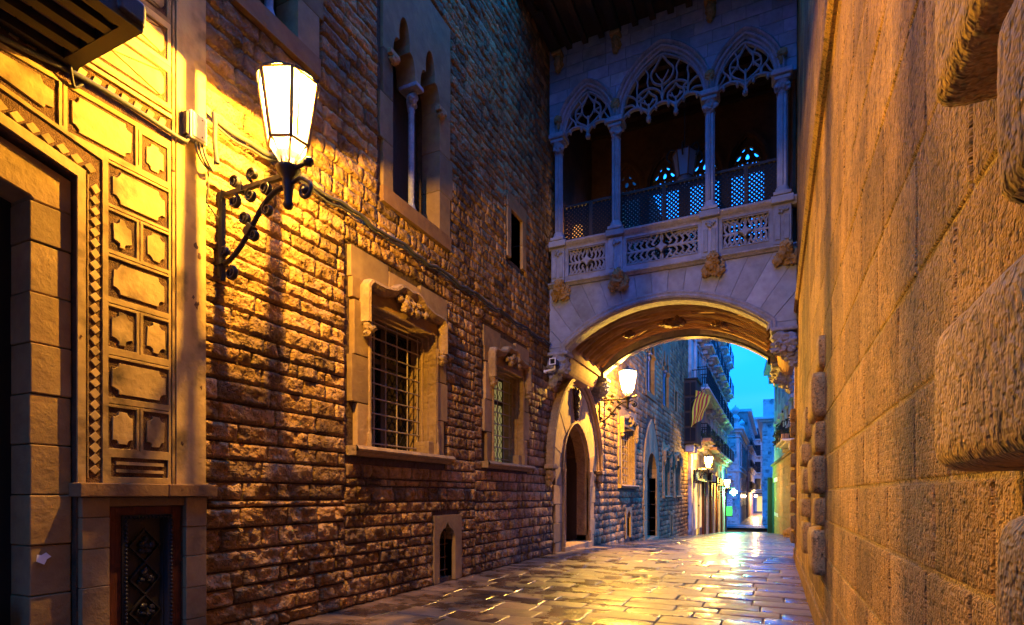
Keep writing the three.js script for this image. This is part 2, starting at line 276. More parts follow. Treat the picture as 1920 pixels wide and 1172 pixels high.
{
  const pav = new THREE.Group(); pav.name = 'street_paving'; pav.userData.kind = 'structure'; scene.add(pav);
  const list = [];
  let D = 3.2, row = 0;
  while (D < 61.6) {
    const d = D < 14 ? rr(0.26, 0.42) : rr(0.36, 0.55), y0 = gy(D), xr = D < 13.2 ? 0.41 : 0.6;
    let x = -4.48; const first = rr(0.55, 0.8);
    while (x < xr) { let w = x < -4.4 ? first : rr(0.45, 1.0) * (D < 14 ? 1 : 1.2); if (x + w > xr - 0.22) w = xr - x; list.push([x + w / 2, D + d / 2, w - 0.013, d - 0.013, x < -4.4]); x += w; }
    D += d; row++;
  }
  const make = (s) => {
    const g = rockStone(s[2], s[3], { e: 0.01, bulge: 0.0, amp: 0.003, back: -0.012, dens: 0.22, most: [4, 3], fq: 3 });
    g.rotateX(-PI / 2); g.rotateX(rr(-0.008, 0.008)); g.rotateZ(rr(-0.01, 0.01));
    if (s[1] > 13) g.rotateX(-0.05);
    const v = s[4] ? rr(1.0, 1.25) : rr(0.75, 1.2); weather(tint(g, v, v * rr(0.96, 1), v * rr(0.9, 1)).rotateX(PI / 2), s[0], s[1], 0.45, 1.1); g.rotateX(-PI / 2); return g;
  };
  const scored = list.map((s) => [shows(s[0], gy(s[1]), -s[1], s[2] * s[3] / Math.max(1, s[1])), s]).sort((a, b) => b[0] - a[0]), rest = [];
  scored.forEach(([v, s], i) => {
    const g = make(s), y = gy(s[1]) + rr(-0.003, 0.004);
    if (i < 300 && v > 0) mesh('paving_slab', g, M.pave, pav).position.set(s[0], y, -s[1]); else rest.push(tr(g, s[0], y, -s[1]));
  });
  mesh('paving_slabs_beyond', join(rest), M.pave, pav).userData.kind = 'stuff';
  // bright dressed slabs on the plaza beyond the steps
  const far = []; for (let D2 = 66.2; D2 < 110; D2 += 1.2) for (let x = -9; x < 2; x += 1.6) { const g = box(x, x + 1.57, -2.03, -1.99 + rr(0, 0.004), -D2 - 1.17, -D2); far.push(tint(g, rr(0.9, 1.3))); }
  mesh('plaza_slabs', join(far), M.pave, pav).userData.kind = 'stuff';
}
{
  const t = thing('manhole_cover', 'round cast iron manhole cover in the wet paving at the bottom edge', 'manhole cover', [-0.9, 0.004, -4.66]);
  const disc = lathe([[0, 0.006], [0.3, 0.006], [0.31, 0.002], [0.36, 0.002], [0.37, 0.009], [0.4, 0.009], [0.405, -0.02]], 40); mesh('lid', uvm(disc), M.iron, t);
  const studs = []; for (let r = 1; r < 6; r++) for (let i = 0; i < r * 8; i++) { const a = i / (r * 8) * 2 * PI; studs.push(tr(new THREE.BoxGeometry(0.022, 0.008, 0.022).rotateY(a), Math.cos(a) * r * 0.052, 0.009, Math.sin(a) * r * 0.052)); }
  mesh('tread_pattern', join(studs.map((g) => uvm(g))), M.iron, t);
}
// ---------------------------------------------------------------- left palace of rough stone
const LX = -4.44;
const toL = (x, y) => [LX, y, -x];
const palace = thing('stone_palace', 'long palace of rough blocks with ornate gothic windows on the left side of the lane', 'palace', [LX, 0, 0], PI / 2);
const PIn = 3.235, POut = 33.5;
const obstacles = [], holes = [];
const blockRect = (a, b, c, d) => obstacles.push((y) => (y > c && y < d ? [a, b] : null));
// ---- window with a wavy gothic hood over a barred opening
function hoodWindow(a, b, y0, y1, label, { vert = 6, hor = 9, lit = false, fine = true } = {}) {
  const w = part('window', palace, label), W = b - a, cx = (a + b) / 2, rec = 0.27;
  holes.push(rect(a, b, y0, y1));
  blockRect(a - 0.34, b + 0.36, y0 - 0.1, y1 + 0.62);
  // dressed jamb stones, three each side, and lintel stones
  for (const s of [0, 1]) {
    const hs = [y0, y0 + (y1 - y0) * 0.3, y0 + (y1 - y0) * 0.62, y1 - 0.02];
    for (let i = 0; i < 3; i++) { const e = i === 1 ? 0.32 : 0.22, x0 = s ? b : a - e - (i === 2 ? 0.06 : 0), x1 = s ? b + e + (i === 2 ? 0.06 : 0) : a; mesh('jamb_stone', tint(bev(x0, x1, hs[i] + 0.004, hs[i + 1] - 0.004, -0.12, 0.035 + 0.003 * i, 0.008), ...tone()), M.dressed, w); }
  }
  mesh('lintel', tint(bev(a - 0.3, b + 0.3, y1, y1 + 0.24, -0.5, 0.03, 0.01), 0.8, 0.76, 0.7), M.dressed, w);
  for (let i = 0; i < 3; i++) mesh('head_stone', tint(bev(a - 0.32 + i * (W + 0.66) / 3 + 0.004, a - 0.32 + (i + 1) * (W + 0.66) / 3 - 0.004, y1 + 0.24, y1 + 0.6 - (i % 2) * 0.06, -0.12, 0.022, 0.008), ...tone()), M.dressed, w);
  // inner reveal frame and soffit moulding
  const path = [[a + 0.02, y0], [a + 0.02, y1 - 0.02], [b - 0.02, y1 - 0.02], [b - 0.02, y0]];
  mesh('reveal_moulding', sweep(path, [[0.05, 0.045], [0.03, 0.06], [0, 0.05], [-0.005, 0.03], [-0.012, -0.06], [-0.035, -0.075], [-0.035, -0.15], [-0.06, -0.17], [-0.06, -rec - 0.1]]), M.carved, w);
  // hood mould: level, two crests, level; carried on label stops
  const hp = []; for (let i = 0; i <= 40; i++) { const t = i / 40, u = (t - 0.5) * 2, c = Math.max(0, 1 - Math.abs(u) * 1.55), wav = 0.13 * c + 0.055 * Math.max(0, Math.cos((Math.abs(u) - 0.2) * 9)) * (Math.abs(u) < 0.42 ? 1 : 0); hp.push([a - 0.1 + (W + 0.2) * t, y1 + 0.2 + wav]); }
  const hood = [[a - 0.1, y1 - 0.26], [a - 0.1, y1 + 0.16], ...hp.slice(1, -1), [b + 0.1, y1 + 0.16], [b + 0.1, y1 - 0.26]];
  mesh('hood_mould', sweep(hood, [[-0.05, 0.02], [-0.05, 0.09], [-0.02, 0.13], [0.02, 0.16], [0.055, 0.15], [0.07, 0.1], [0.07, 0.02]]), M.carved, w);
  const cl = leafCluster(fine ? 16 : 7, [W * 0.24, 0.1], 0.058, 1.1); mesh('carving', tr(cl, cx + 0.02, y1 + 0.17, 0.05), M.carved, w);
  for (const x of [a - 0.1, b + 0.1]) { const g = join([tr(leafCluster(fine ? 7 : 4, [0.05, 0.07], 0.05, 0.9), x, y1 - 0.34, 0.06), bev(x - 0.055, x + 0.055, y1 - 0.28, y1 - 0.24, 0, 0.12, 0.01)]); mesh('label_stop', g, M.carved, w); }
  // slim corner shafts with bases and leafy caps
  for (const [x, z] of [[a - 0.02, 0.045], [b + 0.02, 0.045], [b - 0.06, -0.16]]) {
    const L = y1 - y0, g = tr(lathe([[0.036, 0], [0.036, 0.16], [0.028, 0.18], [0.02, 0.2], [0.02, 0.34], [0.03, 0.36], [0.016, 0.4], [0.016, L - 0.42], [0.03, L - 0.4], [0.02, L - 0.36], [0.034, L - 0.26], [0.038, L - 0.22], [0.03, L - 0.2]].map(([r, q]) => [r, q]), 8), x, y0, z); mesh('corner_shaft', uvm(g), M.carved, w);
  }
  mesh('shaft_base', bev(b - 0.16, b - 0.005, y0, y0 + 0.2, -0.24, 0.02, 0.012), M.carved, w);
  mesh('sill', sweep([[a - 0.34, y0], [b + 0.36, y0]], [[0.012, -0.3], [0.012, 0.13], [-0.03, 0.16], [-0.05, 0.15], [-0.07, 0.1], [-0.1, 0.07], [-0.1, -0.06]]), M.carved, w);
  for (const x of [a - 0.345, b + 0.355]) mesh('sill_end', box(x, x + 0.01, y0 - 0.1, y0 + 0.01, -0.06, 0.12), M.carved, w);
  // iron grille
  const z = -0.2;
  for (let i = 0; i < vert; i++) { const x = a + (i + 0.5) * W / vert; mesh('grille_bar', uvm(bar([x, y0, z], [x, y1, z], 0.0115, 6)), M.bars, w); }
  for (let j = 0; j < hor; j++) { const y = y0 + (j + 0.5) * (y1 - y0) / hor; mesh('grille_bar', uvm(bar([a, y, z + 0.004], [b, y, z + 0.004], 0.0105, 6)), M.bars, w); }
  // leaded window behind the grille
  const zg = -rec - 0.12;
  mesh('window_frame', join([box(a, a + 0.07, y0, y1, zg - 0.03, zg + 0.04), box(b - 0.07, b, y0, y1, zg - 0.03, zg + 0.04), box(a + 0.07, b - 0.07, y1 - 0.08, y1, zg - 0.03, zg + 0.04), box(a + 0.07, b - 0.07, y0, y0 + 0.08, zg - 0.03, zg + 0.04), box(cx - 0.04, cx + 0.04, y0 + 0.08, y1 - 0.08, zg - 0.03, zg + 0.045), box(a + 0.07, cx - 0.04, y0 + (y1 - y0) * 0.68, y0 + (y1 - y0) * 0.72, zg - 0.03, zg + 0.042), box(cx + 0.04, b - 0.07, y0 + (y1 - y0) * 0.68, y0 + (y1 - y0) * 0.72, zg - 0.03, zg + 0.042)]), M.darkWood, w);
  for (const [p, q] of [[a + 0.07, cx - 0.04], [cx + 0.04, b - 0.07]]) {
    mesh('pane', box(p, q, y0 + 0.08, y1 - 0.08, zg - 0.012, zg), lit && p > cx ? M.paleLit : M.glass, w);
    const L = []; if (fine) for (let k = -12; k < 14; k++) for (const s of [1, -1]) { let x0 = p, yy0 = y0 + k * 0.17 + (s < 0 ? 0.1 : 0), x1 = q, yy1 = yy0 + s * (q - p) * 1.3; const ya = y0 + 0.09, yb = y1 - 0.09; const f = (t) => [x0 + (x1 - x0) * t, yy0 + (yy1 - yy0) * t]; let t0 = 0, t1 = 1; const ta = (ya - yy0) / (yy1 - yy0), tb = (yb - yy0) / (yy1 - yy0); t0 = Math.max(t0, Math.min(ta, tb)); t1 = Math.min(t1, Math.max(ta, tb)); if (t1 - t0 > 0.05) { const A = f(t0), B = f(t1); L.push(uvm(bar([A[0], A[1], zg + 0.006], [B[0], B[1], zg + 0.006], 0.005, 4))); } }
    if (L.length) mesh('leading', join(L), M.iron, w);
  }
}
M.paleLit = mat([0.4, 0.36, 0.24], { roughness: 0.25, specularIntensity: 1, emissive: lin(0.2, 0.17, 0.06), emissiveIntensity: 0.5 });
hoodWindow(5.4, 6.86, 1.86, 3.6, 'large barred window with gilded light on its wavy stone hood');
hoodWindow(8.68, 9.96, 1.86, 3.58, 'dimmer barred window with leaf carved hood nearest the security camera', { vert: 5, hor: 8, lit: true });
hoodWindow(17.75, 19.6, 1.62, 3.55, 'window under the second lantern with a wide carved hood', { vert: 5, hor: 8, fine: false });
hoodWindow(25.5, 26.9, 1.25, 3.05, 'shadowed barred window past the arched door', { vert: 4, hor: 6, fine: false });
hoodWindow(28.6, 30.2, 1.25, 3.05, 'last shadowed barred window before the dark bay', { vert: 4, hor: 6, fine: false });
// ---- tall twin-arched windows of the upper floor
function twinWindow(a, b, y0, spring, top, label, fine = true) {
  const w = part('window', palace, label), cx = (a + b) / 2, hw = (cx - 0.06 - a) / 2, rise = (top - spring);
  holes.push(rect(a - 0.02, b + 0.02, y0, top + 0.02));
  blockRect(a - 0.24, b + 0.34, y0 - 0.22, top + 0.75);
  const light = (x) => [[x - hw, y0 + 0.002], [x - hw, spring], ...archPath(x, hw, spring, rise * 0.72, 6).slice(1).map(([p, q]) => [p, q]).map(([p, q]) => [p, q]).slice(0, -1), [x + hw, spring], [x + hw, y0 + 0.002]];
  const trefoil = (x) => { const o = [[x - hw, y0]]; for (let i = 0; i <= 10; i++) { const t = PI * (1 - i / 10) * 0.62 + 0; o.push([x - hw + hw * 0.42 * (1 - Math.cos(i / 10 * PI * 0.5)) , spring + rise * 0.42 * Math.sin(i / 10 * PI * 0.5)]); } o.push([x - hw * 0.46, spring + rise * 0.42]); for (let i = 1; i < 12; i++) { const t = PI * (1 - i / 12); o.push([x + Math.cos(t) * hw * 0.5, spring + rise * (0.45 + 0.55 * Math.sin(t))]); } o.push([x + hw * 0.46, spring + rise * 0.42]); for (let i = 10; i >= 0; i--) o.push([x + hw - hw * 0.42 * (1 - Math.cos(i / 10 * PI * 0.5)), spring + rise * 0.42 * Math.sin(i / 10 * PI * 0.5)]); o.push([x + hw, y0]); return o; };
  const L = cx - 0.06 - hw, Rr = cx + 0.06 + hw;
  // the head stone with its two cusped arches, thick enough to show the reveals
  const out = [[a - 0.2, spring - 0.05], [a - 0.2, top + 0.72], [b + 0.3, top + 0.72], [b + 0.3, spring - 0.05]];
  const down = (x) => trefoil(x).map(([p, q]) => [p, Math.max(q, spring - 0.05)]);
  const face = [[a - 0.2, spring - 0.05], ...down(L).slice(0), ...down(Rr), [b + 0.3, spring - 0.05], [b + 0.3, top + 0.72], [a - 0.2, top + 0.72]];
  mesh('arched_head', tint(slab(face, [], -0.3, 0.012), 0.72, 0.74, 0.8), M.dressed, w);
  for (const s of [0, 1]) for (let i = 0; i < 3; i++) { const q0 = y0 + (spring - 0.05 - y0) * i / 3, q1 = y0 + (spring - 0.05 - y0) * (i + 1) / 3, e = i % 2 ? 0.06 : 0; mesh('jamb_stone', tint(bev(s ? b : a - 0.2 - e, s ? b + 0.3 + e : a, q0 + 0.003, q1 - 0.003, -0.3, 0.012, 0.006), ...tone().map((v) => v * 0.75)), M.dressed, w); }
  mesh('sill', tint(slab([[a - 0.22, y0], [b + 0.3, y0], [b + 0.3, y0 - 0.2], [a - 0.22, y0 - 0.2]], [], -0.3, 0.03), 0.7, 0.6, 0.5), M.dressed, w);
  const H = spring - y0;
  mesh('colonnette', uvm(tr(lathe([[0.075, 0], [0.075, 0.05], [0.06, 0.09], [0.05, 0.12], [0.042, 0.15], [0.042, H - 0.4], [0.055, H - 0.38], [0.045, H - 0.35]], 10), cx, y0, -0.1)), M.paleCarved, w);
  mesh('capital', join([tr(leafCluster(fine ? 10 : 4, [0.06, 0.1], 0.045, 0.4), cx, spring - 0.22, -0.08), bev(cx - 0.09, cx + 0.09, spring - 0.11, spring - 0.05, -0.25, 0.05, 0.012), lump(cx, spring - 0.25, -0.1, 0.06, 0.12, 0.07)]), M.paleCarved, w);
  for (const x of [a - 0.02, b + 0.02]) mesh('impost', join([bev(x - 0.1, x + 0.1, spring - 0.09, spring - 0.02, -0.02, 0.07, 0.012), lump(x, spring - 0.12, 0.03, 0.07, 0.05, 0.05, 0.3)]), M.carved, w);
  mesh('shutter', join([box(a, cx, y0, top, -0.48, -0.44), box(cx, b, y0, top, -0.49, -0.45), box(a, a + 0.07, y0, top, -0.44, -0.4), box(cx - 0.03, cx + 0.04, y0, top, -0.44, -0.39), box(b - 0.07, b, y0, top, -0.44, -0.4)]), M.darkWood, w);
}
twinWindow(5.89, 7.0, 5.18, 6.98, 7.62, 'tall twin arched window with a slim colonnette above the cable');
twinWindow(3.76, 4.3, 5.98, 7.4, 7.9, 'dark narrow arched window above the first lantern');
twinWindow(21.9, 23.4, 5.35, 7.0, 7.7, 'tall dusk blue twin window beyond the bridge', false);
twinWindow(25.4, 26.9, 5.3, 7.0, 7.8, 'second dusk blue twin window beyond the bridge', false);
// ---- slit windows
function slitWindow(a, b, y0, y1, label) {
  const w = part('window', palace, label); holes.push(rect(a, b, y0, y1)); blockRect(a - 0.16, b + 0.18, y0 - 0.02, y1 + 0.3);
  for (const s of [0, 1]) for (let i = 0; i < 2; i++) mesh('jamb_stone', tint(bev(s ? b : a - 0.15, s ? b + 0.17 : a, y0 + (y1 - y0) * i / 2 + 0.003, y0 + (y1 - y0) * (i + 1) / 2 - 0.003, -0.3, 0.025, 0.006), ...tone()), M.dressed, w);
  mesh('lintel', tint(bev(a - 0.16, b + 0.18, y1, y1 + 0.28, -0.3, 0.028, 0.008), 0.9), M.dressed, w);
  mesh('shutter', join([box(a, b, y0, y1, -0.36, -0.32), box(a, a + 0.05, y0, y1, -0.32, -0.29)]), M.darkWood, w);
}
slitWindow(9.45, 9.98, 5.7, 6.62, 'small slit window next to the bridge');
slitWindow(28.7, 29.4, 5.5, 6.5, 'small slit window far along the wall');
// ---- cellar vents near the ground
function vent(a, b, g, y1, label) {
  const w = part('cellar_vent', palace, label), cx = (a + b) / 2, hw = (b - a) / 2, sp = y1 - 0.22;
  holes.push(rect(a, b, g, y1)); blockRect(a - 0.15, b + 0.2, g - 0.1, y1 + 0.17);
  const op = [[a, g], [a, sp], ...archPath(cx, hw, sp, hw * 0.9, 6).slice(1, -1).map(([x, y]) => [x, y + Math.max(0, 0.05 - Math.abs(x - cx)) * 1.4]), [b, sp], [b, g]];
  mesh('surround', tint(slab([[a - 0.14, g - 0.05], ...op.map((p, i) => (i === 0 || i === op.length - 1 ? [p[0], g - 0.05] : p)), [b + 0.19, g - 0.05], [b + 0.19, y1 + 0.16], [a - 0.14, y1 + 0.16]], [], -0.3, 0.03), 0.85), M.dressed, w);
  for (let i = 0; i < 3; i++) mesh('grille_bar', uvm(bar([a + (i + 0.5) * hw * 2 / 3, g, -0.12], [a + (i + 0.5) * hw * 2 / 3, y1, -0.12], 0.012, 5)), M.rust, w);
  for (let j = 0; j < 4; j++) mesh('grille_bar', uvm(bar([a, g + 0.1 + j * (y1 - g) / 4, -0.115], [b, g + 0.1 + j * (y1 - g) / 4, -0.115], 0.01, 5)), M.rust, w);
}
vent(6.97, 7.42, 0.06, 0.84, 'small arched cellar vent low in the near wall');
vent(18.55, 19.1, -0.1, 0.72, 'small arched cellar vent past the portal');
vent(27.4, 27.9, -0.55, 0.35, 'small dark cellar vent far along the wall');
// ---- main portal under the bridge
{
  const w = part('portal', palace, 'tall pointed stone portal with a carved wooden door under the bridge'), cx = 13.25, hw = 0.98, sp = 1.95, ow = 1.9;
  holes.push([[cx - hw, -0.3], [cx - hw, sp], ...archPath(cx, hw, sp, 1.1).slice(1, -1), [cx + hw, sp], [cx + hw, -0.3]]);
  const outer = archPath(cx, ow, 1.95, 2.2, 20);
  obstacles.push((y) => { if (y < 1.95) return [cx - hw - 0.62, cx + hw + 0.55]; if (y > 4.2) return null; let x = null; for (const p of outer) if (p[0] <= cx && Math.abs(p[1] - y) < 0.16) x = p[0]; return x === null ? null : [x - 0.02, 2 * cx - x + 0.02]; });
  // fan of voussoirs between door arch and outer moulding
  const inn = archPath(cx, hw, sp, 1.1, 12), out = archPath(cx, ow - 0.06, sp, 2.12, 12);
  for (let i = 0; i < 24; i += 2) { const j = i + 2, g = slab([inn[i], inn[i + 1], inn[j], out[j], out[i + 1], out[i]], [], -0.3, 0.02 + 0.004 * (i % 4), 0.004); mesh('voussoir', tint(g, ...tone().map((v) => v * 0.6 + 0.4)), M.dressed, w); }
  for (const s of [-1, 1]) for (let i = 0; i < 5; i++) { const y0 = -0.2 + i * 0.43, y1 = y0 + 0.43, x = cx + s * hw, e = (i % 2 ? 0.62 : 0.5); mesh('jamb_stone', tint(bev(s < 0 ? x - e : x, s < 0 ? x : x + e, y0 + 0.003, y1 - 0.003, -0.3, 0.03 + 0.005 * (i % 2), 0.008), ...tone().map((v) => v * 0.6 + 0.35)), M.dressed, w); }
  mesh('outer_moulding', sweep(outer, [[-0.12, 0.02], [-0.12, 0.05], [-0.08, 0.08], [-0.04, 0.07], [-0.03, 0.12], [0.02, 0.17], [0.08, 0.16], [0.1, 0.1], [0.1, -0.03]]), M.carved, w);
  mesh('inner_moulding', sweep([[cx - hw, 0.25], [cx - hw, sp], ...archPath(cx, hw, sp, 1.1).slice(1, -1), [cx + hw, sp], [cx + hw, 0.25]], [[0.06, 0.02], [0.06, 0.06], [0.02, 0.07], [0, 0.05], [0, -0.02], [-0.03, -0.04], [-0.03, -0.3]]), M.carved, w);
  for (const s of [-1, 1]) {
    mesh('impost_corbel', join([bev(cx + s * ow - 0.17, cx + s * ow + 0.17, 1.86, 1.96, -0.02, 0.2, 0.02), lump(cx + s * ow, 1.74, 0.06, 0.14, 0.14, 0.11, 0.3, 4), lump(cx + s * ow, 1.58, 0.03, 0.08, 0.1, 0.07, 0.3, 4)]), M.carved, w);
    mesh('jamb_shaft', uvm(tr(lathe([[0.055, 0], [0.055, 0.3], [0.04, 0.34], [0.035, 0.4], [0.028, 0.44], [0.028, 1.5], [0.045, 1.53], [0.03, 1.56], [0.06, 1.74], [0.075, 1.78], [0.075, 1.84]], 8), cx + s * (hw + 0.03), 0.06, 0.05)), M.carved, w);
  }
  mesh('shield_carving', join([lump(cx - 0.13, 3.72, 0.07, 0.12, 0.17, 0.09, 0.45, 5, 3), lump(cx - 0.13, 3.5, 0.07, 0.1, 0.17, 0.08, 0.5, 6, 3), lump(cx - 0.1, 3.28, 0.06, 0.07, 0.14, 0.06, 0.5, 6, 3), lump(cx - 0.17, 3.86, 0.06, 0.13, 0.06, 0.07, 0.5, 6)]), M.darkWood, w);
  mesh('threshold', tint(bev(cx - hw - 0.1, cx + hw + 0.1, -0.1, 0.1, -0.4, 0.12, 0.02), 1), M.dressed, w);
  const zd = -0.28;
  for (const s of [-1, 1]) {
    const x0 = s < 0 ? cx - hw : cx + 0.01, x1 = s < 0 ? cx - 0.01 : cx + hw;
    if (s < 0) {
      mesh('door_leaf', box(x0, x1, 0.1, 3.0, zd - 0.06, zd), M.darkWood, w);
      const st = []; for (let i = 0; i < 5; i++) for (let j = 0; j < 15; j++) st.push(tr(new THREE.OctahedronGeometry(0.075, 0).scale(1, 1.1, 0.5), x0 + 0.12 + i * 0.19, 0.25 + j * 0.19, zd + 0.004)); mesh('door_studs', join(st.map((g) => uvm(clean(g)))), M.iron, w);
    } else mesh('open_door_leaf', box(x1 - 0.05, x1, 0.1, 2.7, zd - 1.0, zd), M.darkWood, w);
  }
  mesh('meeting_stile', box(cx - 0.035, cx + 0.005, 0.1, 3.0, zd, zd + 0.035), M.rust, w);
}
// ---- second arched doorway further down
{
  const w = part('doorway', palace, 'tall dark round arched doorway in a plain surround'), cx = 22.85, hw = 1.0, sp = 2.0, g = -0.55;
  holes.push([[cx - hw, g - 0.2], [cx - hw, sp], ...archPath(cx, hw, sp, hw * 0.98).slice(1, -1), [cx + hw, sp], [cx + hw, g - 0.2]]);
  blockRect(21.2, 24.6, -1, 3.2); obstacles.push((y) => (y >= 3.2 && y < 4.4 ? [21.2 + (y - 3.2) * 0.7, 24.6 - (y - 3.2) * 0.9] : null));
  const inn = archPath(cx, hw, sp, hw * 0.98, 8), out = archPath(cx, 1.55, sp, 2.35, 8);
  for (let i = 0; i < 16; i += 2) mesh('voussoir', tint(slab([inn[i], inn[i + 1], inn[i + 2], out[i + 2], out[i + 1], out[i]], [], -0.3, 0.02 + 0.003 * (i % 4), 0.004), ...tone().map((v) => v * 0.5 + 0.5)), M.dressed, w);
  for (const s of [-1, 1]) for (let i = 0; i < 5; i++) { const y0 = g - 0.2 + i * 0.55, x = cx + s * hw, e = i % 2 ? 0.6 : 0.52; mesh('jamb_stone', tint(bev(s < 0 ? x - e : x, s < 0 ? x : x + e, y0 + 0.003, y0 + 0.547, -0.3, 0.03, 0.008), ...tone().map((v) => v * 0.5 + 0.5)), M.dressed, w); }
  mesh('door_leaf', box(cx - hw, cx + hw, g, 3, -0.62, -0.56), M.black, w);
  mesh('threshold', tint(bev(cx - hw, cx + hw, g - 0.3, g + 0.14, -0.5, 0.1, 0.02), 1), M.dressed, w);
}
// ---- the wall itself
const NOTCH = [11.5, 14.75];
{
  const H = 13.6;
  mesh('wall_core', slab([[PIn, 0], [PIn, -0.5], [13, -0.5], [POut, -2], [POut, H], [PIn, H]].slice(1), holes, -0.62, -0.035), M.mortar, palace);
  mesh('wall_back', box(-6, POut, -2, H, -3.2, -0.64), M.inside, palace);
  mesh('end_wall', tint(box(POut, POut + 0.3, -2, H, -3.2, -0.05), 0.8), M.dressed, palace);
  const hts = (y) => (y < 0.9 ? rr(0.13, 0.2) : y < 4.6 ? rr(0.14, 0.23) : rr(0.12, 0.2)), wid = (y, h) => (R() < 0.2 ? rr(0.14, 0.24) : y < 4.6 ? rr(0.24, 0.6) : rr(0.18, 0.42));
  const zone = (a, b, y0, y1, h, w) => courses(a, b, y0, y1, () => rr(...h), (y, hh) => (R() < 0.22 ? rr(hh * 0.8, hh * 1.2) : rr(...w)), obstacles);
  const near = [...zone(PIn + 0.005, 5.02, 0, 1.25, [0.12, 0.21], [0.2, 0.6]), ...zone(PIn + 0.005, 5.02, 1.25, 4.5, [0.13, 0.2], [0.26, 0.66]), ...zone(5.02, 8.1, 0, 1.5, [0.12, 0.2], [0.17, 0.42]), ...zone(5.02, 8.1, 1.5, 4.5, [0.12, 0.19], [0.16, 0.36]), ...zone(8.1, 13.2, 0, 1.9, [0.13, 0.2], [0.18, 0.42]), ...zone(8.1, 13.2, 1.9, 4.5, [0.14, 0.21], [0.18, 0.38]), ...zone(PIn + 0.005, 5.6, 4.5, H, [0.14, 0.22], [0.24, 0.6]), ...zone(5.6, 9.2, 4.5, H, [0.12, 0.19], [0.18, 0.46]), ...zone(9.2, 13.2, 4.5, H, [0.13, 0.2], [0.16, 0.38])], far = courses(13.2, POut, -1.1, H - 3, (y) => rr(0.19, 0.24), (y) => rr(0.28, 0.6), obstacles);
  const list = [...near, ...far.filter((s) => s[1] + s[3] / 2 > gy(s[0]))].map((s) => [...s.slice(0, 4), s[1] < 1.35 ? rr(-0.014, 0.012) : rr(-0.008, 0.006)]);
  laid(palace, list, (s) => { const low = s[1] < 1.35 ? 1 : s[1] < 4.6 ? 0.55 : 0.42, close = s[0] < 9; const g = rockStone(s[2], s[3], { bulge: (0.002 + 0.026 * R() * R()) * low, amp: 0.036 * low + 0.005, dens: close ? 0.03 : 0.09, most: close ? [13, 6] : [4, 2], e: rr(0.006, 0.015), fq: rr(9, 17), nearK: rr(0.5, 1) }); return weather(tint(g, ...tone()), s[0], s[1], 0.5); }, M.rock, 'stone', toL);
}
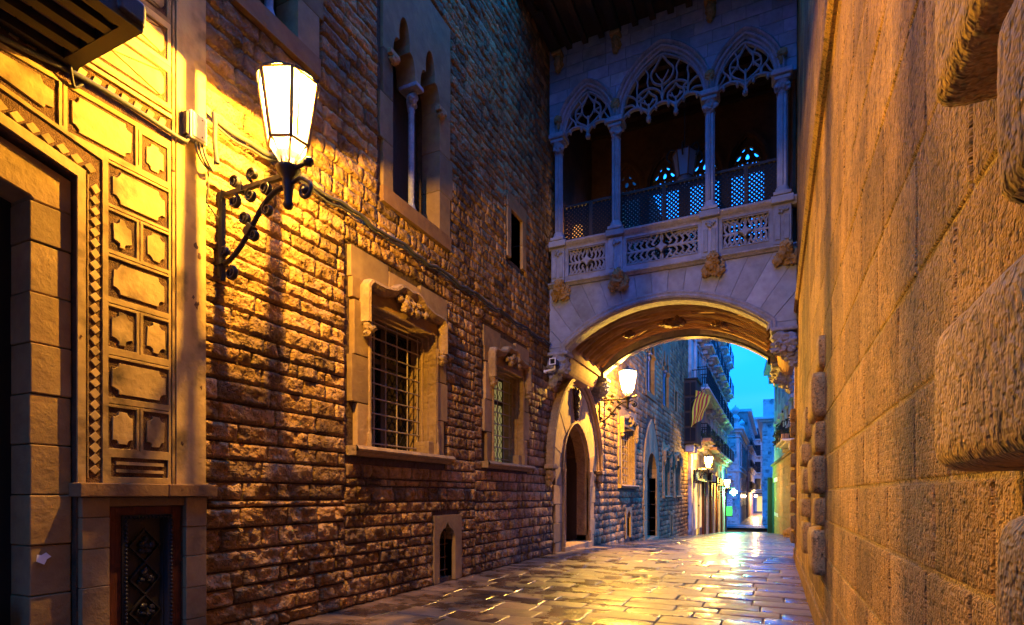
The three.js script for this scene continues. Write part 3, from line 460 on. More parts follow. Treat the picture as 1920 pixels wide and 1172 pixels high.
// ---------------------------------------------------------------- house with scratched plaster panels, far left
const FX = -4.36;
const house = thing('sgraffito_house', 'yellow plaster house front with scratched ornament panels and dark doorway at far left', 'house', [FX, 0, 0], PI / 2);
{
  const P = (g) => tint(g, ...tone().map((v) => 0.6 + 0.4 * v));
  const zb = -0.012;
  // body: dark roughened base coat, with the doorway cut out of it
  const slant = (D) => 3.486 + 0.225 * (2.246 - D);
  mesh('wall', slab([[2.245, 0], [3.215, 0], [3.215, 12], [-8, 12], [-8, 0], [0.1, 0], [0.1, 3.4], [0.5, 3.78], [1.1, slant(1.0)], [2.245, 3.5]], [[[2.44, 0.02], [3.015, 0.02], [3.015, 1.28], [2.44, 1.28]]], -0.5, zb), M.scratch, house);
  mesh('wall_back', box(-8, 3.2, 0, 12, -4, -0.55), M.inside, house);
  // light finish coat: frames
  const rows = [[3.414, 3.707, 1], [3.085, 3.365, 2], [2.74, 3.03, 1], [2.375, 2.67, 2], [2.013, 2.295, 1], [1.64, 1.94, 2]], hl = [], panels = [];
  const A0 = 2.447, A1 = 2.893, S0 = [2.447, 2.644], S1 = [2.695, 2.893];
  for (const [a, b, n] of rows) { if (n === 1) panels.push([A0, A1, a, b]); else { panels.push([...S0, a, b], [...S1, a, b]); hl.push(rect(2.666, 2.672, a - 0.01, b + 0.01)); } hl.push(rect(2.45, 2.89, b + 0.02, b + 0.026)); }
  const B = [2.188, 2.636, 3.78, 4.082], C = [2.684, 2.883, 3.782, 4.05]; panels.push(B, C);
  for (const p of panels) hl.push(rect(...p));
  const Ah = [[1.42, 3.955], [2.135, 3.79], [2.135, 4.085], [1.42, 4.085]]; hl.push(Ah);
  const Mh = [2.465, 2.887, 1.432, 1.575]; hl.push(rect(...Mh));
  hl.push(rect(2.156, 2.162, 3.8, 4.1), rect(2.656, 2.662, 3.8, 4.07));
  mesh('plaster_frame', P(slab([[2.407, 1.385], [2.912, 1.385], [2.912, 4.118], [1.2, 4.118], [1.2, 3.97], [2.407, 3.7]], hl, zb, 0.0, 0.002)), M.plaster, house);
  mesh('plaster_band', P(slab([[2.247, 1.385], [2.3, 1.385], [2.3, 3.57], [1.2, 3.84], [1.2, 3.775], [2.247, 3.505]], [], zb, 0.0, 0.002)), M.plaster, house);
  mesh('plaster_edge', P(slab(rect(2.312, 2.318, 1.42, 3.55), [], zb, -0.003)), M.plaster, house);
  mesh('plaster_pilaster', P(slab(rect(2.955, 3.214, 1.385, 11.9), [], zb, 0.004, 0.002)), M.plaster, house);
  mesh('plaster_edge', P(slab(rect(2.922, 2.945, 1.385, 11.9), [], zb, 0.0, 0.002)), M.plaster, house);
  // raised panels with hollowed corners
  const cart = (a, b, c, d, m, r) => { a += m; b -= m; c += m; d -= m; const o = []; const arc = (cx, cy, a0) => { for (let i = 0; i <= 4; i++) { const t = a0 - PI / 2 * i / 4; o.push([cx + r * Math.cos(t), cy + r * Math.sin(t)]); } }; const q = r * 0.22; o.push([a, d - r - q]); o.push([a + q, d - r - q]); arc(a + q * 0.3, d - q * 0.3, 0); o.reverse(); const half = []; return [[a + r, c], [b - r, c], [b - r * 0.9, c + r * 0.62], [b - r * 0.45, c + r * 0.95], [b, c + r], [b, d - r], [b - r * 0.5, d - r * 0.95], [b - r * 0.92, d - r * 0.55], [b - r, d], [a + r, d], [a + r * 0.92, d - r * 0.55], [a + r * 0.5, d - r * 0.95], [a, d - r], [a, c + r], [a + r * 0.45, c + r * 0.95], [a + r * 0.9, c + r * 0.62]]; };
  for (const p of panels) { const wide = p[1] - p[0] > 0.3, worn = cart(...p, rr(0.026, 0.036), (wide ? 0.05 : 0.042) * rr(0.85, 1.15)).map(([x, y]) => [x + rr(-0.004, 0.004), y + rr(-0.004, 0.004)]); mesh('panel', P(slab(worn, [], zb, rr(-0.002, 0.002), 0.002)), M.plaster, house); }
  mesh('panel', P(slab([[1.46, 3.99], [2.05, 3.855], [2.06, 3.88], [2.105, 3.885], [2.105, 4.0], [2.05, 4.01], [2.03, 4.055], [1.46, 4.055]], [], zb, 0.001, 0.002)), M.plaster, house);
  for (const y of [1.465, 1.522]) mesh('panel_bar', P(box(2.5, 2.855, y, y + 0.024, zb, 0.0)), M.plaster, house);
  for (const [x, y, r] of [[3.12, 3.37, 0.035], [3.15, 3.3, 0.03], [3.1, 2.94, 0.022], [3.13, 2.89, 0.04], [3.0, 1.72, 0.02], [3.17, 2.2, 0.018], [2.27, 2.4, 0.012], [2.93, 3.9, 0.015]]) { const o = []; for (let i = 0; i < 9; i++) { const a = i / 9 * 2 * PI, q = r * rr(0.45, 1.2); o.push([x + Math.cos(a) * q * 0.7, y + Math.sin(a) * q]); } mesh('broken_patch', slab(o, [], zb, 0.0055), M.scratch, house, 'dark broken patch in the plaster'); }
  // diamonds up the jamb and along the slanting head, squares along the frieze
  const dia = (s, t) => slab([[0, -t], [s, 0], [0, t], [-s, 0]], [], zb, 0, 0.0015);
  for (let i = 0; i < 27; i++) { const m = mesh('diamond', P(dia(0.034, 0.038)), M.plaster, house); m.position.set(2.362 + rr(-0.002, 0.002), 1.482 + i * 0.0765 + rr(-0.003, 0.003), rr(-0.003, 0.001)); m.scale.set(rr(0.88, 1.08), rr(0.85, 1.05), 1); }
  for (let i = 0; i < 11; i++) { const m = mesh('diamond', P(dia(0.04, 0.036)), M.plaster, house); m.position.set(2.33 - i * 0.085, 3.605 + i * 0.085 * 0.24, 0); }
  for (let i = 0; i < 15; i++) { const m = mesh('diamond', P(slab([[-0.035, -0.03], [0.012, -0.038], [0.035, 0.03], [-0.012, 0.038]], [], zb, 0, 0.0015)), M.plaster, house); m.position.set(2.84 - i * 0.094, 4.235, 0); }
  // frieze mouldings and the panels of the storey above
  mesh('frieze_moulding', P(join([bev(1.0, 2.914, 4.3, 4.33, zb, 0.012, 0.004), bev(1.0, 2.914, 4.352, 4.372, zb, 0.006, 0.003)])), M.plaster, house);
  for (let k = 0; k < 6; k++) {
    const y = 4.41 + k * 0.34, a = k % 2 ? 2.2 : 2.25, b = 2.885, h = 0.25, cx = (a + b) / 2 - 0.1, s = 0.006;
    mesh('plaster_frame', P(slab(rect(1.2, 2.912, y - 0.035, y + 0.305), [rect(a, b, y, y + h), rect(1.3, a - 0.06, y, y + h)], zb, 0, 0.002)), M.plaster, house);
    for (const t of [[[a + 0.03, y + 0.03], [cx - s, y + h / 2], [a + 0.03, y + h - 0.03]], [[a + 0.05, y + 0.025], [b - 0.07, y + 0.025], [cx, y + h / 2 - s]], [[a + 0.05, y + h - 0.025], [cx, y + h / 2 + s], [b - 0.07, y + h - 0.025]], [[cx + s * 2, y + h / 2], [b - 0.055, y + 0.035], [b - 0.03, y + 0.07], [b - 0.03, y + h - 0.07], [b - 0.055, y + h - 0.035]]]) mesh('panel', P(slab(t, [], zb, -0.002, 0.0015)).rotateX(0), M.plaster, house);
  }
  // doorway: jamb stones, head stones, dark leaf, step
  for (let i = 0; i < 10; i++) { const y0 = i * 0.335 - 0.04, y1 = Math.min(y0 + 0.335, 3.24); if (y1 - y0 > 0.1) mesh('jamb_stone', tint(bev(2.0 - (i % 2) * 0.004, 2.24, y0 + 0.003, y1 - 0.003, -0.5, -0.052 - 0.004 * (i % 3), 0.009), ...tone().map((v) => v * 0.5 + 0.5)), M.dressed, house); }
  mesh('head_stone', tint(slab([[2.24, 3.243], [2.24, 3.475], [1.55, 3.63], [1.55, 3.37], [2.0, 3.265], [2.02, 3.243]], [], -0.5, -0.055, 0.008), 0.95), M.dressed, house);
  mesh('head_stone', tint(slab([[1.546, 3.37], [1.546, 3.63], [0.5, 3.74], [0.5, 3.45]], [], -0.5, -0.058, 0.008), 0.85), M.dressed, house);
  mesh('jamb_stone', tint(bev(0.1, 0.5, 0, 3.7, -0.5, -0.055, 0.01), 0.8), M.dressed, house);
  mesh('door_leaf', box(0.5, 2.0, 0, 3.6, -0.34, -0.29), M.black, house);
  mesh('door_step', tint(bev(0.5, 1.86, -0.02, 0.6, -0.27, -0.12, 0.012), 0.7), M.dressed, house);
  // plinth under the pier
  mesh('ledge_stone', tint(bev(2.222, 2.838, 1.286, 1.384, -0.2, 0.085, 0.008), 0.72, 0.64, 0.56), M.dressed, house);
  mesh('ledge_stone', tint(bev(2.842, 3.262, 1.286, 1.384, -0.2, 0.087, 0.008), 0.7, 0.6, 0.52), M.dressed, house);
  let y = -0.02; for (const h of [0.36, 0.31, 0.27, 0.22, 0.145]) { mesh('plinth_stone', tint(bev(2.258, 2.437, y + 0.002, y + h - 0.002, -0.3, 0.03 + rr(0, 0.006), 0.006), ...tone().map((v) => v * 0.5 + 0.4)), M.dressed, house); y += h; }
  y = -0.02; for (const h of [0.3, 0.26, 0.26, 0.24, 0.245]) { mesh('plinth_stone', tint(bev(3.018, 3.2, y + 0.002, y + h - 0.002, -0.3, 0.03 + rr(0, 0.006), 0.006), ...tone().map((v) => v * 0.5 + 0.4)), M.dressed, house); y += h; }
  mesh('plinth_stone', tint(bev(2.437, 3.018, 1.215, 1.284, -0.3, 0.012, 0.006), 0.6), M.dressed, house);
  mesh('timber_lining', join([box(2.437, 2.55, 0, 1.21, -0.2, -0.03), box(2.935, 3.018, 0, 1.21, -0.2, -0.03), box(2.55, 2.935, 1.15, 1.21, -0.2, -0.031)]), M.redWood, house);
  // cast iron hatch with beaded frame and three flower lozenges
  const hch = part('iron_hatch', house, 'dark cast iron hatch with flower lozenges'), a = 2.55, b = 2.935, c = 0.12, d = 1.15, xc = (a + b) / 2;
  mesh('hatch_plate', box(a, b, c, d, -0.2, -0.075), M.iron, hch);
  mesh('hatch_frame', sweep([[a, c], [a, d], [b, d], [b, c]], [[0, -0.075], [0, -0.02], [-0.02, -0.005], [-0.04, -0.02], [-0.05, -0.05], [-0.06, -0.045], [-0.07, -0.075]], true), M.iron, hch);
  const bead = []; for (let i = 0; i < 34; i++) for (const x of [a + 0.02, b - 0.02]) bead.push(tr(new THREE.IcosahedronGeometry(0.012, 1), x, c + 0.02 + i * (d - c - 0.04) / 33, -0.002)); for (let i = 0; i < 11; i++) bead.push(tr(new THREE.IcosahedronGeometry(0.012, 1), a + 0.05 + i * (b - a - 0.1) / 10, d - 0.02, -0.002));
  mesh('beading', join(bead.map((g) => uvm(clean(g)))), M.iron, hch);
  for (let i = 0; i < 3; i++) { const yc = 0.4 + i * 0.255; mesh('lozenge', join([uvm(sweep([[xc - 0.115, yc], [xc, yc + 0.125], [xc + 0.115, yc], [xc, yc - 0.125]], [[0.008, -0.075], [0.008, -0.05], [-0.008, -0.05], [-0.008, -0.075]], true)), tr(leafCluster(9, [0.055, 0.06], 0.022, 1.2), xc, yc, -0.08)]), M.iron, hch); }
  // balcony overhead, seen from below
  const bal = part('balcony', house, 'iron framed balcony seen from below'), by = 4.2;
  mesh('balcony_deck', box(-4, 2.2, by + 0.1, by + 0.15, 0.005, 0.76), M.darkWood, bal);
  mesh('edge_beam', join([box(-4, 2.21, by - 0.005, by + 0.16, 0.69, 0.78), box(2.12, 2.212, by - 0.003, by + 0.158, 0.006, 0.69), bev(2.05, 2.23, by + 0.02, by + 0.18, 0.62, 0.8, 0.03)]), M.iron, bal);
  for (let i = 0; i < 4; i++) mesh('joist', box(-4, 2.12, by, by + 0.1, 0.02 + i * 0.175, 0.02 + i * 0.175 + 0.075), M.iron, bal);
  for (let i = 0; i < 4; i++) for (let k = 0; k < 9; k++) mesh('deck_tile', tint(bev(1.86 - k * 0.26, 2.11 - k * 0.26, by + 0.06, by + 0.095, 0.097 + i * 0.175, 0.193 + i * 0.175 - (i === 3 ? 0.02 : 0), 0.004), ...tone()), M.tile, bal);
  for (let i = 0; i < 30; i++) mesh('baluster', uvm(bar([2.16 - i * 0.12, by + 0.15, 0.73], [2.16 - i * 0.12, by + 1.1, 0.73], 0.011, 5)), M.iron, bal);
  for (let i = 1; i < 6; i++) mesh('baluster', uvm(bar([2.165, by + 0.15, 0.73 - i * 0.125], [2.165, by + 1.1, 0.73 - i * 0.125], 0.011, 5)), M.iron, bal);
  mesh('newel', uvm(tr(lathe([[0.03, 0], [0.03, 0.06], [0.018, 0.1], [0.03, 0.2], [0.016, 0.3], [0.016, 1], [0.03, 1.05]], 8), 2.17, by + 0.15, 0.735)), M.iron, bal);
  mesh('handrail', join([bev(-4, 2.2, by + 1.1, by + 1.14, 0.7, 0.76, 0.01), bev(2.14, 2.2, by + 1.1, by + 1.14, 0.01, 0.7, 0.01)]), M.iron, bal);
  mesh('bracket', uvm(tube([[2.17, by, 0.06], [2.2, by - 0.07, 0.03], [2.22, by - 0.1, 0.012], [2.27, by - 0.05, 0.012]], 0.012)), M.iron, bal);
}
tag(mesh('torn_sticker', slab([[2.03, 0.86], [2.075, 0.835], [2.09, 0.87], [2.115, 0.885], [2.085, 0.915], [2.06, 0.9], [2.035, 0.905]], [], -0.049, -0.047).rotateY(PI / 2).translate(FX, 0, 0), M.white, scene), 'scrap of torn white paper low on the door jamb', 'sticker');
// ---------------------------------------------------------------- cables and fittings on the left
{
  const wire = (name, p, r, label) => tag(mesh(name, uvm(tube(p.map(([D, y, z]) => [LX + z, y, -D]), r, p.length * 6, 7)), M.cable, scene), label, 'cable');
  const sag = []; for (let i = 0; i <= 46; i++) { const D = 3.32 + i * 0.175; sag.push([D, 4.56 - 0.02 * Math.sin(i * 1.1) - 0.012 * Math.sin(i * 2.7), 0.055]); }
  wire('wall_cable', [[3.27, 4.12, 0.15], [3.262, 4.3, 0.13], [3.262, 4.5, 0.13], [3.28, 4.57, 0.09], ...sag, [11.36, 4.6, 0.05]], 0.021, 'thick black cable running along the rough wall from the box to the bridge');
  wire('wall_cable', [...sag.map(([D, y, z]) => [D + 0.02, y - 0.042 + 0.012 * Math.sin(D * 5), z - 0.008])], 0.012, 'thin wire slung just below the thick wall cable');
  wire('wall_cable', [[3.22, 4.06, 0.1], [3.225, 3.9, 0.095], [3.24, 3.8, 0.06], [3.3, 3.75, 0.05], [3.36, 3.72, 0.04]], 0.007, 'thin wire curling down the house corner to the lantern bracket');
  wire('wall_conduit', [[-1, 4.06, 0.105], [1, 4.1, 0.105], [1.82, 4.135, 0.105], [2.23, 4.185, 0.105], [2.6, 4.19, 0.105], [2.9, 4.175, 0.105], [3.0, 4.17, 0.108], [3.04, 4.19, 0.112], [3.05, 4.24, 0.115]], 0.019, 'dark conduit along the frieze of the plaster house');
  for (let i = 0; i < 3; i++) wire('wall_cable', [[3.08 + i * 0.03, 4.23, 0.13], [3.085 + i * 0.032, 4.12 - i * 0.015, 0.15 + 0.01 * i], [3.14 + i * 0.03, 4.05 - i * 0.01, 0.15 + 0.01 * i], [3.2 + i * 0.02, 4.04, 0.14], [3.262, 4.1 + i * 0.03, 0.13]], 0.008, ['innermost of three wires looping out of the meter box', 'middle of three wires looping out of the meter box', 'outermost of three wires looping out of the meter box'][i]);
  const b = thing('junction_box', 'yellow lit electrical box on the plaster pilaster', 'junction box', [FX, 4.21, -3.1], PI / 2);
  mesh('box_body', bev(-0.075, 0.075, 0, 0.225, 0.012, 0.075, 0.008), M.cream, b); mesh('box_lid', bev(-0.06, 0.06, 0.015, 0.21, 0.07, 0.086, 0.006), M.cream, b); mesh('box_side', box(-0.1, -0.08, 0.02, 0.2, 0.005, 0.06), M.darkWood, b); mesh('screw', join([0.04, 0.18].map((y) => uvm(bar([0.02, y, 0.085], [0.02, y, 0.09], 0.007, 6)))), M.rust, b);
  const c = thing('security_camera', 'white security camera on a bracket beside the bridge corbel', 'camera', [LX, 3.98, -11.12], PI / 2);
  mesh('bracket', join([bev(-0.05, 0.05, -0.09, -0.03, 0.02, 0.06, 0.01), uvm(bar([0, -0.05, 0.05], [-0.02, -0.03, 0.26], 0.022, 8)), uvm(bar([-0.02, -0.03, 0.26], [-0.02, 0.05, 0.26], 0.02, 8))]), M.white, c);
  mesh('housing', bev(-0.13, 0.1, 0.05, 0.17, 0.2, 0.32, 0.02), M.iron, c); mesh('housing_rim', sweep(rect(-0.0, 0.12, 0.05, 0.17).map(([x, y]) => [x + 0.2, y]), [[0.01, 0], [0.01, 0.02], [-0.012, 0.02], [-0.012, 0]], true).rotateY(-PI / 2).translate(-0.135, 0, 0), M.white, c);
  mesh('lens', uvm(bar([-0.128, 0.11, 0.26], [-0.14, 0.11, 0.26], 0.035, 12)), M.glass, c);
}
// ---------------------------------------------------------------- wall lanterns
function spiral(cx, cy, r, a0, turns, dir, n = 16) { const o = []; for (let i = 0; i <= n; i++) { const t = i / n, a = a0 + dir * turns * 2 * PI * t, q = r * (1 - 0.72 * t); o.push([cx + q * Math.cos(a), cy + q * Math.sin(a)]); } return o; }
function scrollGeo(cx, cy, r, a0, dir, w = 0.02) { const g = tube(spiral(cx, cy, r, a0, 1.35, dir).map(([z, y]) => [0, y, z]), 0.014, 26, 5); g.scale(2.0, 1, 1); return join([uvm(g), uvm(tr(new THREE.IcosahedronGeometry(r * 0.36, 1).scale(0.8, 1, 1), 0, cy, cx))]); }
function lanternHead(parent, y0, s = 1, zc = 0.83, rot = 0.35, power = LAMP_I, lit = true) {
  const N = 6, yb = y0 + 0.2 * s, yt = yb + 0.5 * s, rb = 0.165 * s, rt = 0.245 * s, P = (k, r, y) => [Math.sin(rot + k * PI / 3) * r, y, zc + Math.cos(rot + k * PI / 3) * r];
  for (let k = 0; k < N; k++) {
    mesh('frame_bar', uvm(bar(P(k, rb, yb), P(k, rt, yt), 0.016 * s, 6)), M.rust, parent);
    mesh('frame_rail', uvm(bar(P(k, rb, yb), P(k + 1, rb, yb), 0.012 * s, 6)), M.rust, parent); mesh('frame_rail', uvm(bar(P(k, rt, yt), P(k + 1, rt, yt), 0.009 * s, 6)), M.rust, parent);
    const g = new THREE.BufferGeometry(), a = P(k, rb * 0.985, yb), b = P(k + 1, rb * 0.985, yb), c = P(k + 1, rt * 0.985, yt), d = P(k, rt * 0.985, yt);
    g.setAttribute('position', new THREE.Float32BufferAttribute([...a, ...b, ...c, ...a, ...c, ...d], 3)); g.computeVertexNormals(); mesh('glass_pane', uvm(g), lit ? M.lampGlass : M.dullGlass, parent);
    mesh('lower_rib', uvm(tube([P(k, rb, yb), P(k, rb * 0.72, yb - 0.03 * s), P(k, rb * 0.42, yb - 0.1 * s), P(k, rb * 0.34, y0 + 0.02)], 0.0095 * s, 10, 5)), M.rust, parent);
  }
  mesh('lower_glass', uvm(tr(lathe([[rb * 0.3, 0], [rb * 0.4, 0.05 * s], [rb * 0.92, 0.195 * s]], 12), 0, y0 + 0.005, zc)), lit ? M.lampGlass : M.dullGlass, parent);
  mesh('lantern_roof', uvm(tr(lathe([[rt * 1.0, -0.004], [rt * 1.02, 0.01], [rt * 0.9, 0.03 * s], [rt * 0.5, 0.085 * s], [0.03, 0.11 * s], [0.03, 0.15 * s], [0, 0.17 * s]], 12), 0, yt, zc)), M.iron, parent);
  if (lit) {
    const bulb = mesh('bulb', uvm(clean(tr(new THREE.SphereGeometry(0.06 * s, 12, 8), 0, yb + 0.14 * s, zc))), M.bulb, parent); bulb.castShadow = false;
    const l = new THREE.PointLight(LAMP, power); l.position.set(0, yt - 0.085 * s, zc); l.shadow.radius = 0.5; l.castShadow = true; l.name = 'lantern_light'; parent.add(l);
    mesh('unseen_rod', uvm(bar([Math.sin(-0.31) * 0.165, yb + 0.02, zc + Math.cos(-0.31) * 0.165], [Math.sin(-0.31) * 0.165, yt, zc + Math.cos(-0.31) * 0.165], 0.009 * s, 6)), M.rust, parent);  // unseen rod, placed to throw the dark vertical band on the right wall
  }
}
M.dullGlass = mat([0.35, 0.4, 0.5], { roughness: 0.5, transmission: 0.6, thickness: 0, side: THREE.DoubleSide });
function wallLantern(label, D, y, group, power, x = LX, rot = 0.41) {
  const t = thing('wall_lantern', label, 'lantern', [x, y, -D], PI / 2, group);
  // local z runs out from the wall
  mesh('wall_plate', join([bev(-0.03, 0.03, -0.72, 0.03, 0.01, 0.05, 0.008), bev(-0.045, 0.045, -0.62, -0.56, 0.02, 0.07, 0.01), bev(-0.022, 0.022, -0.75, 0.05, 0.045, 0.062, 0.004)]), M.iron, t);
  mesh('arm', join([bev(-0.018, 0.018, -0.022, 0.022, 0.04, 0.8, 0.006), bev(-0.03, 0.03, -0.035, 0.035, 0.26, 0.31, 0.006)]), M.iron, t);
  const st = tube([[0, -0.6, 0.06], [0, -0.58, 0.14], [0, -0.48, 0.28], [0, -0.33, 0.42], [0, -0.18, 0.56], [0, -0.1, 0.7], [0, -0.09, 0.79]], 0.021, 24, 6); st.scale(1.2, 1, 1);
  mesh('strut', join([uvm(st), tr(bev(-0.036, 0.036, -0.05, 0.05, -0.035, 0.035, 0.008).rotateX(0.75), 0, -0.37, 0.385)]), M.iron, t);
  for (const [z, y2, r, a, d] of [[0.2, 0.085, 0.06, -1.2, 1], [0.42, 0.1, 0.058, -1.9, -1], [0.2, -0.085, 0.058, 1.2, -1], [0.4, -0.075, 0.056, 1.9, 1], [0.57, -0.06, 0.058, -1.3, 1], [0.6, -0.24, 0.052, 2, 1], [0.32, -0.26, 0.055, -0.9, 1], [0.44, -0.42, 0.056, 1.4, 1], [0.16, -0.7, 0.062, 1.5, -1], [0.07, -0.5, 0.045, -0.5, 1]]) mesh('scroll', scrollGeo(z, y2, r, a, d), M.iron, t);
  mesh('boss', uvm(tr(lathe([[0.0, -0.31], [0.03, -0.3], [0.045, -0.27], [0.032, -0.24], [0.04, -0.15], [0.05, -0.1], [0.045, -0.06], [0.075, -0.03], [0.09, 0.01], [0.1, 0.03], [0.06, 0.045], [0, 0.05]], 12), 0, 0.02, 0.83)), M.iron, t);
  mesh('tail_scroll', join([uvm(tube([[0, -0.08, 0.87], [0, -0.06, 0.96], ...spiral(1.01, -0.17, 0.075, PI / 2 - 0.2, 1.2, -1).map(([z, q]) => [0, q, z])], 0.017, 40, 6)), uvm(tr(new THREE.IcosahedronGeometry(0.03, 1), 0, -0.17, 1.01))]), M.iron, t);
  mesh('finial', join([uvm(bar([0, 0.03, 0.88], [0, 0.05, 1.02], 0.02, 6)), lump(0, 0.05, 1.05, 0.04, 0.035, 0.045, 0.2)]), M.iron, t);
  lanternHead(t, 0.035, 1, 0.83, rot, power);
  return t;
}
wallLantern('large glowing lantern on a scrolled iron bracket beside the plaster house', 3.4, 3.93, 'lanterns on scrolled wall brackets', LAMP_I);
wallLantern('glowing lantern on a scrolled bracket just past the bridge', 15.25, 3.93, 'lanterns on scrolled wall brackets', LAMP_I * 3);
wallLantern('small glowing lantern above the lit shop front', 33.9, 2.72, 'lanterns on scrolled wall brackets', LAMP_I * 1.5, -4.2);
wallLantern('smallest glowing lantern, next to the green sign', 47.5, 1.75, 'lanterns on scrolled wall brackets', LAMP_I * 1.6, -4.15);
// ---------------------------------------------------------------- gothic bridge across the lane
const BD = 11.47, BB = 14.64;
const bridge = thing('covered_bridge', 'carved gothic bridge with three traceried arches spanning the lane', 'bridge', [0, 0, -BD], 0);
{
  const L = -4.44, Rt = 0.39, C = -2.035, cols = [C - 2.184, C - 0.923, C + 0.923, C + 2.184], depth = BB - BD;
  const PB = (g, v) => tint(g, ...(v ?? tone().map((q) => 0.55 + 0.45 * q)));
  // ---- the low arch: wedge stones between the soffit line and the string course
  const AC = -2.07, AW = 2.0, AY = 4.5, AR = 0.74, top = 5.8;
  const seg = segPath(AC, AW, AY, AR, 16);
  const wedgeFace = (z0, z1, name) => {
    const cuts = 15, ang = (i) => { const k = i / cuts * 32, a = Math.floor(k), b = Math.min(32, a + 1), t = k - a; return [seg[a][0] + (seg[b][0] - seg[a][0]) * t, seg[a][1] + (seg[b][1] - seg[a][1]) * t]; };
    const cen = [AC, AY - 2.35];
    const hit = (p) => { const dx = p[0] - cen[0], dy = p[1] - cen[1], t1 = (top - cen[1]) / dy; let x = cen[0] + dx * t1, y = top; if (x < L) { const t = (L - cen[0]) / dx; x = L; y = cen[1] + dy * t; } if (x > Rt) { const t = (Rt - cen[0]) / dx; x = Rt; y = cen[1] + dy * t; } return [x, y]; };
    for (let i = 0; i < cuts; i++) {
      const a = ang(i), b = ang(i + 1), p = hit(a), q = hit(b), poly = [a, ang(i + 0.5), b, q]; if (p[0] === L && q[0] !== L && q[1] === top && p[1] !== top) poly.push([L, top]); if (q[0] === Rt && p[0] !== Rt && p[1] === top && q[1] !== top) poly.push([Rt, top]); poly.push(p);
      const m = poly.reduce((s, v) => [s[0] + v[0] / poly.length, s[1] + v[1] / poly.length], [0, 0]), sh = poly.map(([x, y]) => { const l = Math.hypot(x - m[0], y - m[1]); return [m[0] + (x - m[0]) * (1 - 0.006 / l), m[1] + (y - m[1]) * (1 - 0.006 / l)]; });
      mesh(name, PB(slab(sh, [], z0, z1 + rr(-0.003, 0.003), 0.004)), M.pale, bridge);
    }
    const yl = hit(ang(0))[1], yr = hit(ang(cuts))[1];
    for (const [x0, x1, ye] of [[L, AC - AW, yl], [AC + AW, Rt, yr]]) { let y = 4.38; const edge = x0 === L ? ang(0)[1] : ang(cuts)[1]; mesh(name, PB(bev(x0 + 0.003, x1 - 0.003, y, edge - 0.006, z0, z1, 0.004)), M.pale, bridge); if (ye > edge + 0.05) mesh(name, PB(slab(x0 === L ? [[L, edge], [x1 - 0.01, edge + 0.004], [L, ye - 0.01]] : [[x0 + 0.01, edge + 0.004], [x1, edge], [x1, ye - 0.01]], [], z0, z1 - 0.004, 0.003)), M.pale, bridge); }
  };
  wedgeFace(-0.3, 0.0, 'wedge_stone'); wedgeFace(-depth, -depth + 0.3, 'rear_wedge_stone');
  const jam = [[AC - AW, 4.38], ...seg, [AC + AW, 4.38]];
  mesh('arch_moulding', sweep(jam, [[0.13, 0.0], [0.13, 0.03], [0.1, 0.045], [0.06, 0.03], [0.05, 0.05], [0.02, 0.06], [-0.015, 0.04], [-0.02, -0.02], [-0.045, -0.05], [-0.045, -0.32]]), M.paleCarved, bridge);
  mesh('rear_arch_moulding', sweep(jam, [[0.13, -depth], [0.13, -depth - 0.03], [0.02, -depth - 0.06], [-0.02, -depth + 0.02], [-0.045, -depth + 0.05], [-0.045, -depth + 0.32]]), M.paleCarved, bridge);
  // ---- ribbed vault beneath
  const R0 = (AW * AW + AR * AR) / (2 * AR), vy = (x) => AY + AR - R0 + Math.sqrt(R0 * R0 - (x - AC) * (x - AC)) + 0.17, zc = -depth / 2;
  { const n = 18; for (let i = 0; i < n; i++) for (let k = 0; k < 5; k++) { const a = AC - AW * 0.995 + i * 2 * AW * 0.995 / n, b = a + 2 * AW * 0.995 / n - 0.012, z0 = -0.33 - k * (depth - 0.66) / 5, z1 = z0 - (depth - 0.66) / 5 + 0.012, m = (a + b) / 2; mesh('vault_panel', tint(slab([[a, vy(a)], [m, vy(m)], [b, vy(b)], [b, vy(b) + 0.1], [m, vy(m) + 0.1], [a, vy(a) + 0.1]], [], z1, z0), ...tone().map((v) => v * 0.35 + 0.5)), M.vault, bridge); } }
  for (let k = 1; k < 5; k++) { const z = -0.33 - k * (depth - 0.66) / 5; mesh('vault_rib', tint(sweep(segPath(AC, AW, AY + 0.1, AR, 18), [[0.12, z - 0.075], [-0.03, z - 0.07], [-0.05, z - 0.04], [-0.09, z - 0.03], [-0.105, z], [-0.09, z + 0.03], [-0.05, z + 0.04], [-0.03, z + 0.07], [0.12, z + 0.075]]), 0.9), M.vault, bridge); }
  for (const [x0, z0] of [[-1, -0.45], [1, -0.45], [-1, -depth + 0.45], [1, -depth + 0.45]]) { const P = []; for (let i = 0; i <= 16; i++) { const t = i / 16, x = AC + x0 * (AW - 0.05) * (1 - t); P.push([x, vy(x) - 0.08, z0 + (zc - z0) * t]); } mesh('vault_rib', tint(uvm(tube(P, 0.05, 32, 8)), 0.9), M.vault, bridge); }
  for (const [x, s] of [[AC, 1.5], [AC - 1.0, 0.85], [AC + 1.0, 0.85]]) mesh('vault_boss', tr(join([leafCluster(12, [0.17 * s, 0.17 * s], 0.065 * s, 0.4).rotateX(PI / 2), lump(0, -0.05, 0, 0.12 * s, 0.08 * s, 0.12 * s, 0.4, 5)]), x, vy(x) - 0.15, zc), M.brown, bridge);
